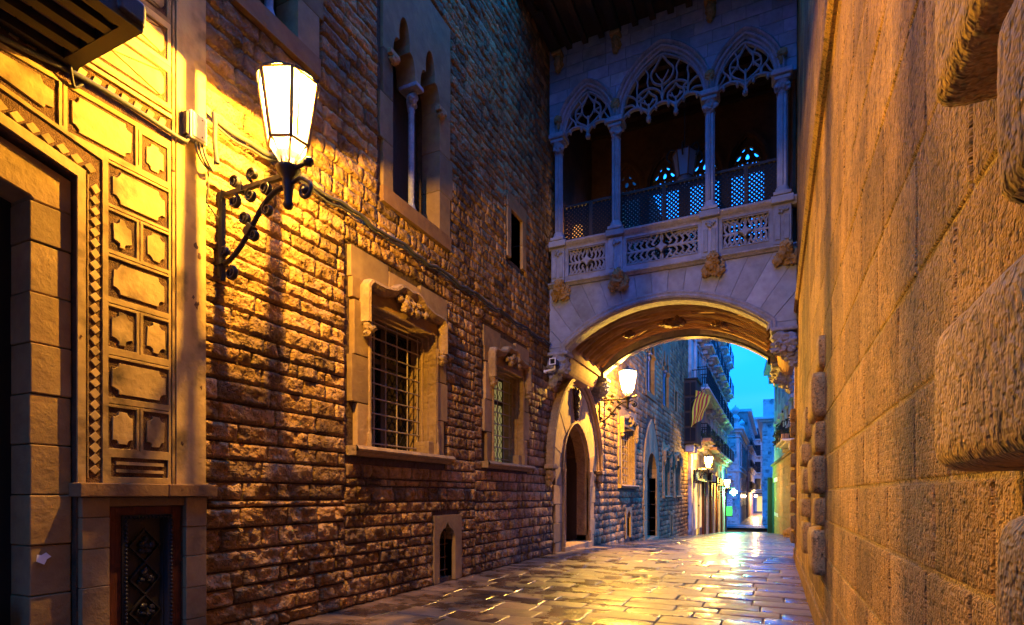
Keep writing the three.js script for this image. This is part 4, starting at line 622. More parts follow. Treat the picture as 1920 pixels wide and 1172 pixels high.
  // ---- figured corbels under the four feet and a curved squinch against the left wall
  const corbel = (x, z, s, label) => { const g = join([bev(x - 0.24, x + 0.24, 4.3, 4.385, z - 0.3, z + 0.14, 0.03), lump(x, 4.17, z, 0.23, 0.14, 0.2, 0.35, 3, 3), lump(x + s * 0.08, 4.02, z + 0.04, 0.16, 0.13, 0.15, 0.45, 4, 3), lump(x - s * 0.12, 4.1, z + 0.1, 0.11, 0.1, 0.1, 0.4, 5, 2), lump(x - s * 0.1, 3.9, z - 0.02, 0.15, 0.13, 0.12, 0.5, 5, 3), lump(x - s * 0.16, 3.76, z - 0.03, 0.09, 0.1, 0.08, 0.5, 5, 2), tr(leafCluster(10, [0.16, 0.1], 0.05), x - s * 0.05, 4.0, z + 0.1)]); mesh('corbel', g, M.paleCarved, bridge, label); };
  corbel(L + 0.22, 0.0, 1, 'worn figure corbel under the left foot'); corbel(Rt - 0.2, -0.02, -1, 'draped figure corbel under the right foot'); corbel(L + 0.24, -depth + 0.12, 1); corbel(Rt - 0.2, -depth + 0.1, -1);
  for (const [x, s] of [[L, 1], [Rt, -1]]) { mesh('springer_pier', PB(join([box(x, x + s * 0.36, 4.39, 4.75, -depth + 0.01, -0.31), box(x, x + s * 0.2, 4.75, 5.4, -depth + 0.31, -0.31)])), M.vault, bridge); const q = []; for (let i = 0; i <= 8; i++) { const a = i / 8 * PI / 2; q.push([0.05 + 0.34 * Math.sin(a), 3.7 + 0.69 * (1 - Math.cos(a)) + 0.0]); } mesh('squinch', PB(slab([[0, 4.0], ...q.map(([a, b]) => [a * 0.8, 4.0 + (b - 3.7) * 0.56]), [0, 4.39]].map(([a, b]) => [x + s * a, b]), [], -depth + 0.5, -0.5)), M.vault, bridge); }
  // ---- string course, parapet with piers and pierced panels, rail
  mesh('string_course', sweep([[L, 5.83], [Rt, 5.83]], [[-0.03, -0.02], [-0.03, 0.03], [0.0, 0.06], [0.025, 0.1], [0.05, 0.1], [0.06, 0.05], [0.06, -0.02]]), M.paleCarved, bridge);
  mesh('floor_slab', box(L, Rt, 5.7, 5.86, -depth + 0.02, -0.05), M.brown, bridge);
  for (const x of cols) {
    const w = 0.15; mesh('parapet_pier', PB(join([bev(x - w, x + w, 5.9, 6.62, -0.2, 0.075, 0.01), bev(x - w + 0.03, x - 0.03, 5.98, 6.42, 0.07, 0.095, 0.012), bev(x + 0.03, x + w - 0.03, 5.98, 6.42, 0.07, 0.095, 0.012), tr(leafCluster(7, [0.09, 0.05], 0.03, 0.5), x, 6.51, 0.08)])), M.pale, bridge);
    mesh('gargoyle_head', join([lump(x + 0.05, 5.72, 0.1, 0.13, 0.13, 0.13, 0.35, 4, 3), lump(x + 0.07, 5.82, 0.17, 0.1, 0.1, 0.1, 0.4, 5, 3), lump(x + 0.13, 5.6, 0.06, 0.12, 0.1, 0.09, 0.5, 5, 3), lump(x - 0.06, 5.62, 0.06, 0.09, 0.12, 0.08, 0.5, 5, 2), lump(x + 0.2, 5.72, 0.04, 0.07, 0.1, 0.06, 0.5, 5, 2)]), M.carved, bridge);
    mesh('rail_cap', PB(bev(x - 0.19, x + 0.19, 6.64, 6.77, -0.22, 0.14, 0.015)), M.pale, bridge);
  }
  for (let i = 0; i < 3; i++) {
    const a = cols[i] + 0.15, b = cols[i + 1] - 0.15, cx = (a + b) / 2, y0 = 5.98, y1 = 6.6, cy = (y0 + y1) / 2 - 0.01, hw = (b - a) / 2 - 0.07, hh = (y1 - y0) / 2 - 0.04;
    mesh('panel_frame', PB(join([box(a, b, 5.9, y0 + 0.03, -0.14, 0.03), box(a, b, y1 - 0.03, 6.62, -0.14, 0.03), box(a, a + 0.07, y0 + 0.03, y1 - 0.03, -0.14, 0.028), box(b - 0.07, b, y0 + 0.03, y1 - 0.03, -0.14, 0.028)])), M.pale, bridge);
    mesh('panel_moulding', sweep(rect(cx - hw, cx + hw, cy - hh, cy + hh), [[0.02, 0.03], [0, 0.045], [-0.012, 0.02], [-0.02, -0.05]], true), M.paleCarved, bridge);
    const d = 0.13, q = []; for (let k = 0; k < 4; k++) { const t0 = k * PI / 2, P0 = [Math.cos(t0) * d, Math.sin(t0) * d], t1 = t0 + PI / 4, P1 = [Math.cos(t1) * d * 0.5, Math.sin(t1) * d * 0.5]; q.push([cx + P0[0], cy + P0[1]], [cx + P1[0], cy + P1[1]]); }
    mesh('panel_lozenge', PB(slab(q, [], -0.07, 0.05, 0.015)), M.pale, bridge);
    const lines = [], push = (p) => { const g = tube(p.map(([x, y]) => [x, y, -0.03]), 0.022, 14, 5); g.scale(1, 1, 1); lines.push(uvm(g)); };
    for (const sx of [-1, 1]) for (const sy of [-1, 1]) {
      const X = (u) => cx + sx * u * hw, Y = (v) => cy + sy * v * hh, n = i === 1 ? 5 : 4;
      push([[X(d / hw * 0.9), Y(0)], [X(0.45), Y(0.04)], [X(0.75), Y(0.02)], [X(1), Y(0)]]);
      push([[X(0), Y(d / hh * 0.9)], [X(0.03), Y(0.75)], [X(0), Y(1)]]);
      for (let k = 0; k < n; k++) { const u = 0.16 + 0.84 * k / n; push([[X(u * 0.9 + 0.05), Y(k ? 0.02 : 0.25)], [X(u + 0.1), Y(0.32)], [X(u + 0.2 / n * 2), Y(0.6)], [X(Math.min(1, u + 0.42)), Y(1)]]); push([[X(u + 0.12), Y(0.36)], [X(u + 0.04), Y(0.6)], [X(u - 0.06), Y(1)]]); }
    }
    mesh('panel_tracery', join(lines), M.paleCarved, bridge);
  }
  mesh('rail', sweep([[L, 6.68], [Rt, 6.68]], [[-0.07, -0.16], [-0.07, 0.03], [-0.04, 0.05], [-0.02, 0.075], [0.02, 0.11], [0.05, 0.115], [0.07, 0.09], [0.075, 0.02], [0.075, -0.2]]), M.paleCarved, bridge);
  // ---- columns
  const sp = 9.07;
  for (const x of cols) {
    const star = []; for (let i = 0; i < 32; i++) { const a = i / 32 * 2 * PI, r = 0.078 + 0.012 * Math.cos(a * 8); star.push([Math.cos(a) * r, Math.sin(a) * r]); }
    const sh = slab(star, [], 0, 1.72); sh.rotateX(-PI / 2); mesh('column_shaft', PB(tr(sh, x, 6.96, 0)), M.pale, bridge);
    mesh('column_base', PB(join([bev(x - 0.15, x + 0.15, 6.775, 6.84, -0.15, 0.15, 0.012), uvm(tr(lathe([[0.14, 0], [0.145, 0.03], [0.11, 0.06], [0.12, 0.085], [0.095, 0.13]], 16), x, 6.838, 0))])), M.pale, bridge);
    mesh('capital', join([uvm(tr(lathe([[0.085, 0], [0.105, 0.02], [0.085, 0.04], [0.1, 0.12], [0.135, 0.2], [0.15, 0.24]], 12), x, 8.66, 0)), tr(leafCluster(10, [0.12, 0.06], 0.045, 1.6), x, 8.76, 0.02), bev(x - 0.145, x + 0.145, 8.88, 8.95, -0.15, 0.15, 0.02), bev(x - 0.18, x + 0.18, 8.95, 9.065, -0.19, 0.19, 0.03)]), M.paleCarved, bridge);
  }
  // ---- pointed arches, tracery and the ashlar above
  const arches = [0, 1, 2].map((i) => { const cx = (cols[i] + cols[i + 1]) / 2, w = (cols[i + 1] - cols[i]) / 2 - 0.1; return { cx, w, rise: i === 1 ? 1.12 : 0.83, big: i === 1 }; });
  for (const a of arches) {
    const out = archPath(a.cx, a.w + 0.075, sp, a.rise + 0.13, 14);
    const g0 = sweep(out, [[0.1, -0.02], [0.1, 0.05], [0.06, 0.1], [0.035, 0.07], [0.02, 0.03], [-0.005, 0.05], [-0.03, 0.03], [-0.045, -0.02], [-0.075, -0.04], [-0.08, -0.14], [-0.06, -0.25]]); mesh('arch_hood', g0, M.paleCarved, bridge);
    const tracery = [], add = (p, r = 0.021) => { const g = tube(p.map(([x, y]) => [x, y, 0]), r, p.length * 5, 6); g.scale(1, 1, 1.9); g.translate(0, 0, -0.09); tracery.push(uvm(g)); };
    const X = (u) => a.cx + u * a.w, Y = (v) => sp + v * a.rise;
    const inner = archPath(a.cx, a.w - 0.0, sp, a.rise, 12); add(inner.filter((_, i) => i % 2 === 0), 0.026);
    const fleur = (x, y, s, h) => {   // a stem that opens into a flame-shaped leaf
      add([[x, y], [x, y + h * 0.42]], 0.022);
      for (const d of [-1, 1]) { add([[x, y + h * 0.1], [x + d * s * 0.5, y + h * 0.38], [x + d * s * 0.52, y + h * 0.66], [x + d * s * 0.18, y + h * 0.88], [x, y + h * 1.06]], 0.02); add([[x, y + h * 0.34], [x + d * s * 0.2, y + h * 0.5], [x + d * s * 0.28, y + h * 0.66]], 0.015); add([[x + d * s * 0.52, y + h * 0.6], [x + d * s * 0.34, y + h * 0.56], [x + d * s * 0.27, y + h * 0.48]], 0.014); }
    };
    const cusps = (x0, x1, y, hgt) => { const n = 12, P = []; for (let i = 0; i <= n; i++) { const t = i / n; P.push([x0 + (x1 - x0) * t, y + hgt * Math.sin(PI * t) ** 0.75]); } add(P, 0.03); for (const t of [0.27, 0.73]) { const xx = x0 + (x1 - x0) * t, yy = y + hgt * Math.sin(PI * t) ** 0.75; tracery.push(lump(xx, yy - 0.055, -0.08, 0.028, 0.045, 0.05, 0.2)); } };
    const pend = (x, y) => { tracery.push(lump(x, y - 0.05, -0.08, 0.05, 0.065, 0.065, 0.25, 4)); tracery.push(lump(x, y + 0.03, -0.08, 0.032, 0.06, 0.05, 0.2, 4)); };
    if (!a.big) {
      const yb = sp + 0.0; cusps(X(-1), X(0), yb, 0.15); cusps(X(0), X(1), yb, 0.15); pend(X(0), yb - 0.06);
      fleur(X(0), yb + 0.02, a.w * 0.95, a.rise * 0.86);
      for (const d of [-1, 1]) { add([[X(d * 0.5), yb + 0.15], [X(d * 0.47), yb + 0.3], [X(d * 0.28), yb + 0.42], [X(d * 0.26), yb + 0.55], [X(d * 0.36), yb + 0.72]], 0.019); add([[X(d * 0.5), yb + 0.15], [X(d * 0.56), yb + 0.28], [X(d * 0.74), yb + 0.4], [X(d * 0.72), yb + 0.52]], 0.019); add([[X(d * 0.97), yb + 0.1], [X(d * 0.8), yb + 0.2], [X(d * 0.66), yb + 0.33]], 0.017); add([[X(d * 0.26), yb + 0.55], [X(d * 0.12), yb + 0.66], [X(0), yb + 0.8]], 0.016); }
    } else {
      const yb = sp + 0.0, px = 0.27 / a.w; cusps(X(-1), X(-px), yb, 0.18); cusps(X(-px), X(px), yb, 0.16); cusps(X(px), X(1), yb, 0.18); pend(X(-px), yb - 0.06); pend(X(px), yb - 0.06);
      for (const d of [-1, 1]) {
        fleur(X(d * px), yb + 0.02, 0.3, 0.42);
        add([[X(d * px), yb + 0.02], [X(d * px * 1.75), yb + 0.2], [X(d * px * 1.85), yb + 0.4], [X(d * px), yb + 0.52], [X(d * px * 0.2), yb + 0.4], [X(0), yb + 0.22]], 0.021);
        add([[X(d * px * 1.85), yb + 0.4], [X(d * 0.62), yb + 0.56], [X(d * 0.6), yb + 0.7], [X(d * 0.68), yb + 0.8]], 0.019);
        add([[X(d * 0.63), yb + 0.17], [X(d * 0.62), yb + 0.32], [X(d * 0.7), yb + 0.42], [X(d * 0.86), yb + 0.5]], 0.019); add([[X(d * 0.63), yb + 0.17], [X(d * 0.75), yb + 0.28], [X(d * 0.97), yb + 0.26]], 0.018); add([[X(d * 0.63), yb + 0.3], [X(d * 0.5), yb + 0.36], [X(d * px * 1.85), yb + 0.42]], 0.017);
        add([[X(0), yb + 0.5], [X(d * 0.2), yb + 0.6], [X(d * 0.27), yb + 0.78], [X(d * 0.14), yb + 0.94], [X(0), yb + 1.12]], 0.022); add([[X(d * px), yb + 0.52], [X(d * 0.36), yb + 0.64], [X(d * 0.34), yb + 0.8], [X(d * 0.44), yb + 0.96]], 0.018); add([[X(0), yb + 0.58], [X(d * 0.1), yb + 0.7], [X(d * 0.15), yb + 0.78]], 0.015);
      }
      add([[X(0), yb + 0.16], [X(0), yb + 0.62]], 0.02);
    }
    mesh('tracery', join(tracery), M.paleCarved, bridge);
  }
  // spandrel masonry: one backing pierced by the arches, with ashlar blocks standing on it
  const EH = 11.0, hls = arches.map((a) => { const o = archPath(a.cx, a.w + 0.075, sp, a.rise + 0.13, 10); return [...o, [a.cx + a.w + 0.075, sp - 0.001]].slice(0, -1); });
  const outline = [[L, sp], ...hls.flatMap((h) => h), [Rt, sp], [Rt, EH], [L, EH]];
  mesh('spandrel_wall', PB(slab(outline, [], -0.26, -0.012), [0.7, 0.66, 0.62]), M.pale, bridge);
  const inArch = (x, y) => arches.some((a) => { const o = archPath(a.cx, a.w + 0.17, sp, a.rise + 0.22, 10); if (x <= a.cx - a.w - 0.17 || x >= a.cx + a.w + 0.17) return false; for (let i = 0; i < o.length - 1; i++) if (o[i][0] <= x && x <= o[i + 1][0]) { const t = (x - o[i][0]) / (o[i + 1][0] - o[i][0] || 1); return y < o[i][1] + (o[i + 1][1] - o[i][1]) * t; } return false; });
  for (let r = 0, y = sp; y < EH - 0.05; r++, y += 0.245) {
    const h = Math.min(0.245, EH - y); let x = L;
    while (x < Rt - 0.02) {
      let w = rr(0.36, 0.52); if (x + w > Rt - 0.15) w = Rt - x;
      const n = 10, poly = []; let ok = 0; const low = []; for (let i = 0; i <= n; i++) { const xx = x + 0.004 + (w - 0.008) * i / n; let yy = y + 0.004; while (inArch(xx, yy) && yy < y + h) yy += 0.01; if (yy < y + h - 0.03) ok++; low.push([xx, Math.min(yy, y + h - 0.006)]); }
      if (ok > 1) { let a = 0, b = n; while (low[a][1] >= y + h - 0.03) a++; while (low[b][1] >= y + h - 0.03) b--; if (b > a) { const P = low.slice(a, b + 1); mesh('ashlar_block', PB(slab([...P, [P[P.length - 1][0], y + h - 0.004], [P[0][0], y + h - 0.004]], [], -0.02, rr(-0.002, 0.004), 0.003)), M.pale, bridge); } }
      x += w;
    }
  }
  for (const x of [...cols]) { mesh('bracket_carving', join([lump(x + 0.02, 10.62, 0.08, 0.09, 0.15, 0.1, 0.35, 4, 3), bev(x - 0.1, x + 0.12, 10.74, 10.82, 0, 0.2, 0.02), lump(x, 10.5, 0.07, 0.06, 0.09, 0.07, 0.4, 5, 2)]), M.carved, bridge); mesh('finial_carving', join([lump(x, sp + 0.32, 0.06, 0.085, 0.09, 0.08, 0.35, 5, 3), lump(x, sp + 0.22, 0.05, 0.05, 0.09, 0.05, 0.3, 5, 2)]), M.carved, bridge); }
  // ---- dark timber eaves
  mesh('eaves_board', box(L, Rt + 0.02, 11.0, 11.08, -0.3, 1.75), M.darkWood, bridge);
  for (let i = 0; i < 14; i++) { const x = L + 0.12 + i * (Rt - L - 0.24) / 13; mesh('rafter', bev(x - 0.06, x + 0.06, 10.88, 10.998, 0.006, 1.6, 0.01), M.darkWood, bridge); }
  for (const x of cols) mesh('eaves_bracket', bev(x - 0.09, x + 0.09, 10.82, 10.88, 0.01, 1.2, 0.02), M.darkWood, bridge);
  mesh('fascia', box(L, Rt + 0.02, 10.86, 11.15, 1.752, 1.8), M.darkWood, bridge);
  mesh('roof', box(L, Rt + 0.4, 11.085, 11.3, -depth - 1.2, 1.75), M.darkWood, bridge);
  // ---- gallery behind: floor, side walls, rear wall with traceried lights, ceiling beams
  for (let i = 0; i < 8; i++) { const z = -0.4 - i * 0.36; mesh('ceiling_beam', box(L, Rt, 10.7, 10.9, z - 0.07, z + 0.07), M.darkWood, bridge); }
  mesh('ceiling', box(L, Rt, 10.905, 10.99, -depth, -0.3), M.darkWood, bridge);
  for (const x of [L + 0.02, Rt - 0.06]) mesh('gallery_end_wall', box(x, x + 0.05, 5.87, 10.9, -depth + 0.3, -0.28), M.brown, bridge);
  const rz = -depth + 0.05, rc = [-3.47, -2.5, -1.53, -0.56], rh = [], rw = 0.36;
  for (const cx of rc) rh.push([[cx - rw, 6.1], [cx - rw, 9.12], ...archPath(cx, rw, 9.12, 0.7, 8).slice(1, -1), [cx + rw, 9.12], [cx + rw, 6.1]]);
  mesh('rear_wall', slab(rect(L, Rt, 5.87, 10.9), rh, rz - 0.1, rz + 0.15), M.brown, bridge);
  for (const cx of rc) {
    // pierced plate filling the head of the light
    const Hs = [], leaf = (x, y, len, wid, ang) => { const o = []; for (let i = 0; i < 10; i++) { const t = i / 10 * 2 * PI, u = Math.cos(t) * len, v = Math.sin(t) * wid * (1 - 0.35 * Math.cos(t)); o.push([x + u * Math.cos(ang) - v * Math.sin(ang), y + u * Math.sin(ang) + v * Math.cos(ang)]); } Hs.push(o); };
    for (const d of [-1, 1]) { leaf(cx + d * 0.09, 9.2, 0.085, 0.03, PI / 2 - d * 0.5); leaf(cx + d * 0.22, 9.2, 0.075, 0.032, PI / 2 + d * 0.55); leaf(cx + d * 0.19, 9.4, 0.085, 0.036, PI / 2 + d * 0.55); leaf(cx + d * 0.085, 9.57, 0.065, 0.03, PI / 2 + d * 0.6); leaf(cx + d * 0.275, 9.29, 0.03, 0.02, PI / 2 + d * 0.4); }
    leaf(cx, 9.4, 0.09, 0.045, PI / 2); leaf(cx, 9.27, 0.045, 0.022, PI / 2);
    mesh('rear_tracery', slab([[cx - rw - 0.02, 9.02], ...archPath(cx, rw + 0.02, 9.12, 0.72, 8), [cx + rw + 0.02, 9.02]], Hs, rz - 0.04, rz + 0.06), M.brown, bridge);
    mesh('rear_mullion', uvm(bar([cx, 6.1, rz], [cx, 9.03, rz], 0.03, 8)), M.pale.clone(), bridge); tint(bridge.children[bridge.children.length - 1].geometry, 1);
    mesh('rear_arch_moulding', sweep([[cx - rw - 0.02, 6.9], ...archPath(cx, rw + 0.02, 9.12, 0.74, 10), [cx + rw + 0.02, 6.9]], [[0.12, 0.15], [0.12, 0.19], [0.04, 0.2], [0, 0.15]].map(([o, z]) => [o, z + rz])), M.brown, bridge);
  }
  mesh('rear_parapet', box(L, Rt, 5.87, 6.2, rz - 0.1, rz + 0.12).translate(0, 0, 0.16), M.brown, bridge);
  // lattice screens of crossed laths in dark frames
  const zs = -0.3, ly0 = 5.9, ly1 = 7.68, bays = [[cols[0] + 0.02, cols[1] - 0.02], [cols[1] + 0.02, C], [C, cols[2] - 0.02], [cols[2] + 0.02, cols[3] - 0.02]];
  const screens = bays.flatMap(([a, b], i) => (i === 0 || i === 3 ? [[a, (a + b) / 2], [(a + b) / 2, b]] : [[a, b]]));
  for (const [a, b] of screens) {
    const sc = part('lattice_screen', bridge), f = 0.035;
    mesh('screen_frame', join([box(a, a + f, ly0, ly1, zs - 0.03, zs + 0.03), box(b - f, b, ly0, ly1, zs - 0.03, zs + 0.03), box(a + f, b - f, ly1 - 0.05, ly1, zs - 0.03, zs + 0.035), box(a + f, b - f, ly0, ly0 + 0.05, zs - 0.03, zs + 0.035)]), M.darkWood, sc);
    const x0 = a + f, x1 = b - f, y0 = ly0 + 0.05, y1 = ly1 - 0.05, pitch = 0.085, laths = [];
    for (const s of [1, -1]) for (let c = -2.5; c < 3; c += pitch) {      // lines y = y0 + s (x - x0) + c
      let q = []; const test = (x, y) => { if (x >= x0 - 1e-6 && x <= x1 + 1e-6 && y >= y0 - 1e-6 && y <= y1 + 1e-6) q.push([x, y]); };
      const base = s > 0 ? y0 : y1; test(x0, base + c); test(x1, base + c + s * (x1 - x0)); test(x0 + (y0 - base - c) / s, y0); test(x0 + (y1 - base - c) / s, y1);
      if (q.length >= 2) { q.sort((m, n) => m[0] - n[0]); const A = q[0], B = q[q.length - 1], len = Math.hypot(B[0] - A[0], B[1] - A[1]); if (len > 0.03) { const g = new THREE.BoxGeometry(len, 0.037, 0.008).rotateZ(s * PI / 4).translate((A[0] + B[0]) / 2, (A[1] + B[1]) / 2, zs + s * 0.005); laths.push(uvm(g)); } }
    }
    const m = mesh('laths', join(laths), M.lattice, sc); m.userData.kind = 'stuff';
  }
}
{
  const t = thing('hanging_lantern', 'unlit lantern hanging on a chain inside the bridge gallery', 'lantern', [-1.75, 8.05, -BD - 1.2], 0);
  mesh('chain', uvm(bar([0, 0.75, 0.0], [0, 2.7, 0.0], 0.012, 5)), M.iron, t);
  lanternHead(t, -0.05, 1.05, 0, 0.5, 0, false);
  mesh('iron_wreath', join([0, 1, 2, 3, 4, 5].map((k) => uvm(tube([[Math.sin(k) * 0.1, 0.7, Math.cos(k) * 0.1], [Math.sin(k) * 0.3, 0.78, Math.cos(k) * 0.3], [Math.sin(k) * 0.38, 0.6, Math.cos(k) * 0.38], [Math.sin(k) * 0.3, 0.5, Math.cos(k) * 0.3]], 0.018)))), M.iron, t);
}
{
  const t = thing('gallery_lamp', 'small orange lit lamp low at the left end of the bridge gallery', 'lamp', [-4.1, 7.1, -BD - 0.95], 0);
  mesh('lamp_frame', join([uvm(bar([-0.13, 0.0, 0.13], [-0.09, 0.42, 0.09], 0.012, 5)), uvm(bar([0.13, 0.0, 0.13], [0.09, 0.42, 0.09], 0.012, 5)), uvm(bar([0.13, 0.0, -0.13], [0.09, 0.42, -0.09], 0.012, 5)), uvm(bar([-0.13, 0, -0.13], [-0.09, 0.42, -0.09], 0.012, 5)), bev(-0.14, 0.14, -0.03, 0, -0.14, 0.14, 0.01), bev(-0.1, 0.1, 0.42, 0.44, -0.1, 0.1, 0.008)]), M.iron, t);
  mesh('lamp_shade', box(-0.1, 0.1, 0.01, 0.4, -0.1, 0.1), mat([0.8, 0.5, 0.15], { emissive: lin(1, 0.42, 0.06), emissiveIntensity: 0.7 }), t);
  mesh('lamp_stand', uvm(bar([0, -1.23, 0], [0, -0.03, 0], 0.02, 6)), M.iron, t);
  const l = new THREE.PointLight(lin(1, 0.5, 0.12), 0.8); l.position.set(0, 0.2, 0); l.shadow.radius = 2; l.castShadow = true; l.name = 'gallery_lamp_light'; t.add(l);
}
// ---------------------------------------------------------------- right palace of pitted sandstone
const RX = 0.4;
const rpal = thing('sandstone_palace', 'pitted sandstone wall with rounded corner blocks close along the right side', 'palace', [RX, 0, 0], -PI / 2);
const toR = (x, y) => [RX, y, x];
function roughBlock(w, h, d, r, amp, n = 26, fq = 9) {
  const nx = Math.max(4, Math.round(w * n)), ny = Math.max(4, Math.round(h * n)), nz = Math.max(3, Math.round(d * n)), g = new THREE.BoxGeometry(w, h, d, nx, ny, nz), p = g.attributes.position, o = rr(0, 50), v = V3(), c = V3();
  for (let i = 0; i < p.count; i++) {
    v.fromBufferAttribute(p, i); c.set(THREE.MathUtils.clamp(v.x, -w / 2 + r, w / 2 - r), THREE.MathUtils.clamp(v.y, -h / 2 + r, h / 2 - r), Math.min(v.z, d / 2 - r));
    const q = v.clone().sub(c); if (q.lengthSq() > 1e-9) { q.setLength(r + amp * (vnoise(v.x * fq + o, v.y * fq, v.z * fq) * 2 - 1) + amp * 0.5 * (vnoise(v.x * fq * 3 + o, v.y * fq * 3, v.z * fq * 3) * 2 - 1)); v.copy(c).add(q); }
    p.setXYZ(i, v.x, v.y, v.z);
  }
  const u = uvm(g, rr(0, 5), rr(0, 5)); const idx = u.clone(); idx.deleteAttribute('uv'); idx.deleteAttribute('normal');
  u.computeVertexNormals(); return smoothNormals(u);
}
function smoothNormals(g) { const p = g.attributes.position, n = g.attributes.normal, m = new Map(), key = (i) => `${Math.round(p.getX(i) * 2e4)},${Math.round(p.getY(i) * 2e4)},${Math.round(p.getZ(i) * 2e4)}`; for (let i = 0; i < p.count; i++) { const k = key(i), a = m.get(k) ?? [0, 0, 0]; a[0] += n.getX(i); a[1] += n.getY(i); a[2] += n.getZ(i); m.set(k, a); } for (let i = 0; i < p.count; i++) { const a = m.get(key(i)), l = Math.hypot(...a) || 1; n.setXYZ(i, a[0] / l, a[1] / l, a[2] / l); } return g; }
{
  const H = 13.5, END = 13.05, ledge = 4.62;
  mesh('wall_core', box(-END, 12, -0.6, H, -3, -0.0035), M.grainMortar, rpal);
  const lo = courses(-END + 0.004, 3, 0, ledge, (y) => (y < 1.5 ? rr(0.22, 0.31) : rr(0.32, 0.46)), (y) => (y < 1.5 ? rr(0.3, 0.7) : rr(0.5, 0.95)), [], 0.013), hi = courses(-END + 0.004, 3, ledge + 0.12, H, () => rr(0.34, 0.44), () => rr(0.6, 0.95), [], 0.01);
  const make = (s) => { const close = s[0] > -4; const g = rockStone(s[2], s[3], { e: 0.007, bulge: 0.0, amp: 0.0035, back: -0.007, dens: close ? 0.05 : 0.14, most: close ? [12, 6] : [4, 2], fq: 6 }); const t = tone(); return weather(tint(g, t[0] * 0.75 + 0.25, t[1] * 0.75 + 0.23, t[2] * 0.65 + 0.3), s[0], s[1], 0.52, 1.6); };
  laid(rpal, [...lo, ...hi].map((s) => [...s.slice(0, 4), rr(0.0005, 0.0035)]), make, M.grain, 'ashlar', toR);
  mesh('ledge', tint(uvm(sweep([[-END, ledge], [3, ledge]], [[0.0, -0.02], [0.0, 0.03], [0.03, 0.06], [0.05, 0.065], [0.1, 0.06], [0.12, -0.02]])), 0.85), M.grain, rpal);
  const block = (D0, D1, y0, y1, proud, n = 22, amp = 0.006) => { const w = D1 - D0, h = y1 - y0, d = proud + 0.2, g = roughBlock(w, h, d, Math.min(0.04, proud * 0.4), amp, n); tint(g, ...tone().map((v) => v * 0.3 + 0.68)); const m = mesh('quoin', tr(g, 0, 0, -d / 2 + proud), M.quoin, rpal); m.position.set(-(D0 + D1) / 2, (y0 + y1) / 2, 0); };
  for (let k = -4; k < 9; k++) { const long = (k % 2 + 2) % 2 === 0, y0 = 1.345 + k * 0.338; block(-0.6, long ? 1.33 : 1.0, y0, y0 + 0.272, 0.125, k > -3 && k < 4 ? 44 : 14, 0.003); }
  const A = [[0.6, 1.0], [1.03, 1.28], [1.31, 1.64], [1.66, 1.94], [1.97, 2.36], [2.39, 2.67]];
  A.forEach(([a, b], i) => { const s = i % 2; block(5.45, 6.15 - s * 0.3, a, b, i === 5 ? 0.05 : 0.1 - s * 0.02, 16); if (i < 5) block(7.42 + s * 0.05, 8.1 + s * 0.2, a, b - 0.02, i === 4 ? 0.06 : 0.085 + s * 0.015, 12); });
  for (let i = 1; i < 10; i++) block(12.4 + (i % 2) * 0.25, 13.06, i * 0.31, i * 0.31 + 0.27, 0.09, 10);
  mesh('plinth', tint(bev(-END, 3, -0.1, 0.2, -0.05, 0.025, 0.01), 0.75, 0.7, 0.68), M.grain, rpal);
}
// ---------------------------------------------------------------- buildings beyond the bridge
const B = {
  wall: mat([0.6, 0.58, 0.54], { map: rep(T.plasterC, 3.1), bumpMap: rep(T.plasterB, 1.2), bumpScale: 0.006, vertexColors: true }),
  trim: mat([0.6, 0.58, 0.55], { map: rep(T.stoneC, 2.3) }),
  pink: mat([0.42, 0.22, 0.19], { map: rep(T.plasterC, 4), vertexColors: true }),
  green: mat([0.012, 0.03, 0.018], { roughness: 0.5 }),
  leaf: mat([0.04, 0.06, 0.02], { roughness: 0.7 }),
  litWindow: mat([0.8, 0.6, 0.3], { emissive: lin(1, 0.62, 0.16), emissiveIntensity: 0.9 }),
  litDoor: mat([0.8, 0.6, 0.2], { emissive: lin(0.9, 0.55, 0.08), emissiveIntensity: 0.5 }),
};
// a window with shutters or panes on a facade in local x (along), y (up), z (out)
function facadeWindow(parent, x0, x1, y0, y1, { balcony = false, door = false, proud = 0.09 } = {}) {
  const w = part('window', parent);
  mesh('window_frame', join([box(x0 - 0.16, x0, y0 - 0.05, y1 + 0.16, -0.05, proud), box(x1, x1 + 0.16, y0 - 0.05, y1 + 0.16, -0.05, proud), box(x0, x1, y1, y1 + 0.16, -0.05, proud), box(x0 - 0.22, x1 + 0.22, y1 + 0.16, y1 + 0.24, -0.05, proud + 0.09)]), B.trim, w);
  const xm = (x0 + x1) / 2; for (const [a, b] of [[x0, xm - 0.02], [xm + 0.02, x1]]) mesh('pane', box(a, b, y0, y1, -0.22, -0.19), M.glass, w);
  mesh('glazing_bar', join([box(xm - 0.02, xm + 0.02, y0, y1, -0.22, -0.17), box(x0, x1, (y0 + y1) * 0.5, (y0 + y1) * 0.5 + 0.04, -0.19, -0.165)]), M.darkWood, w);
}
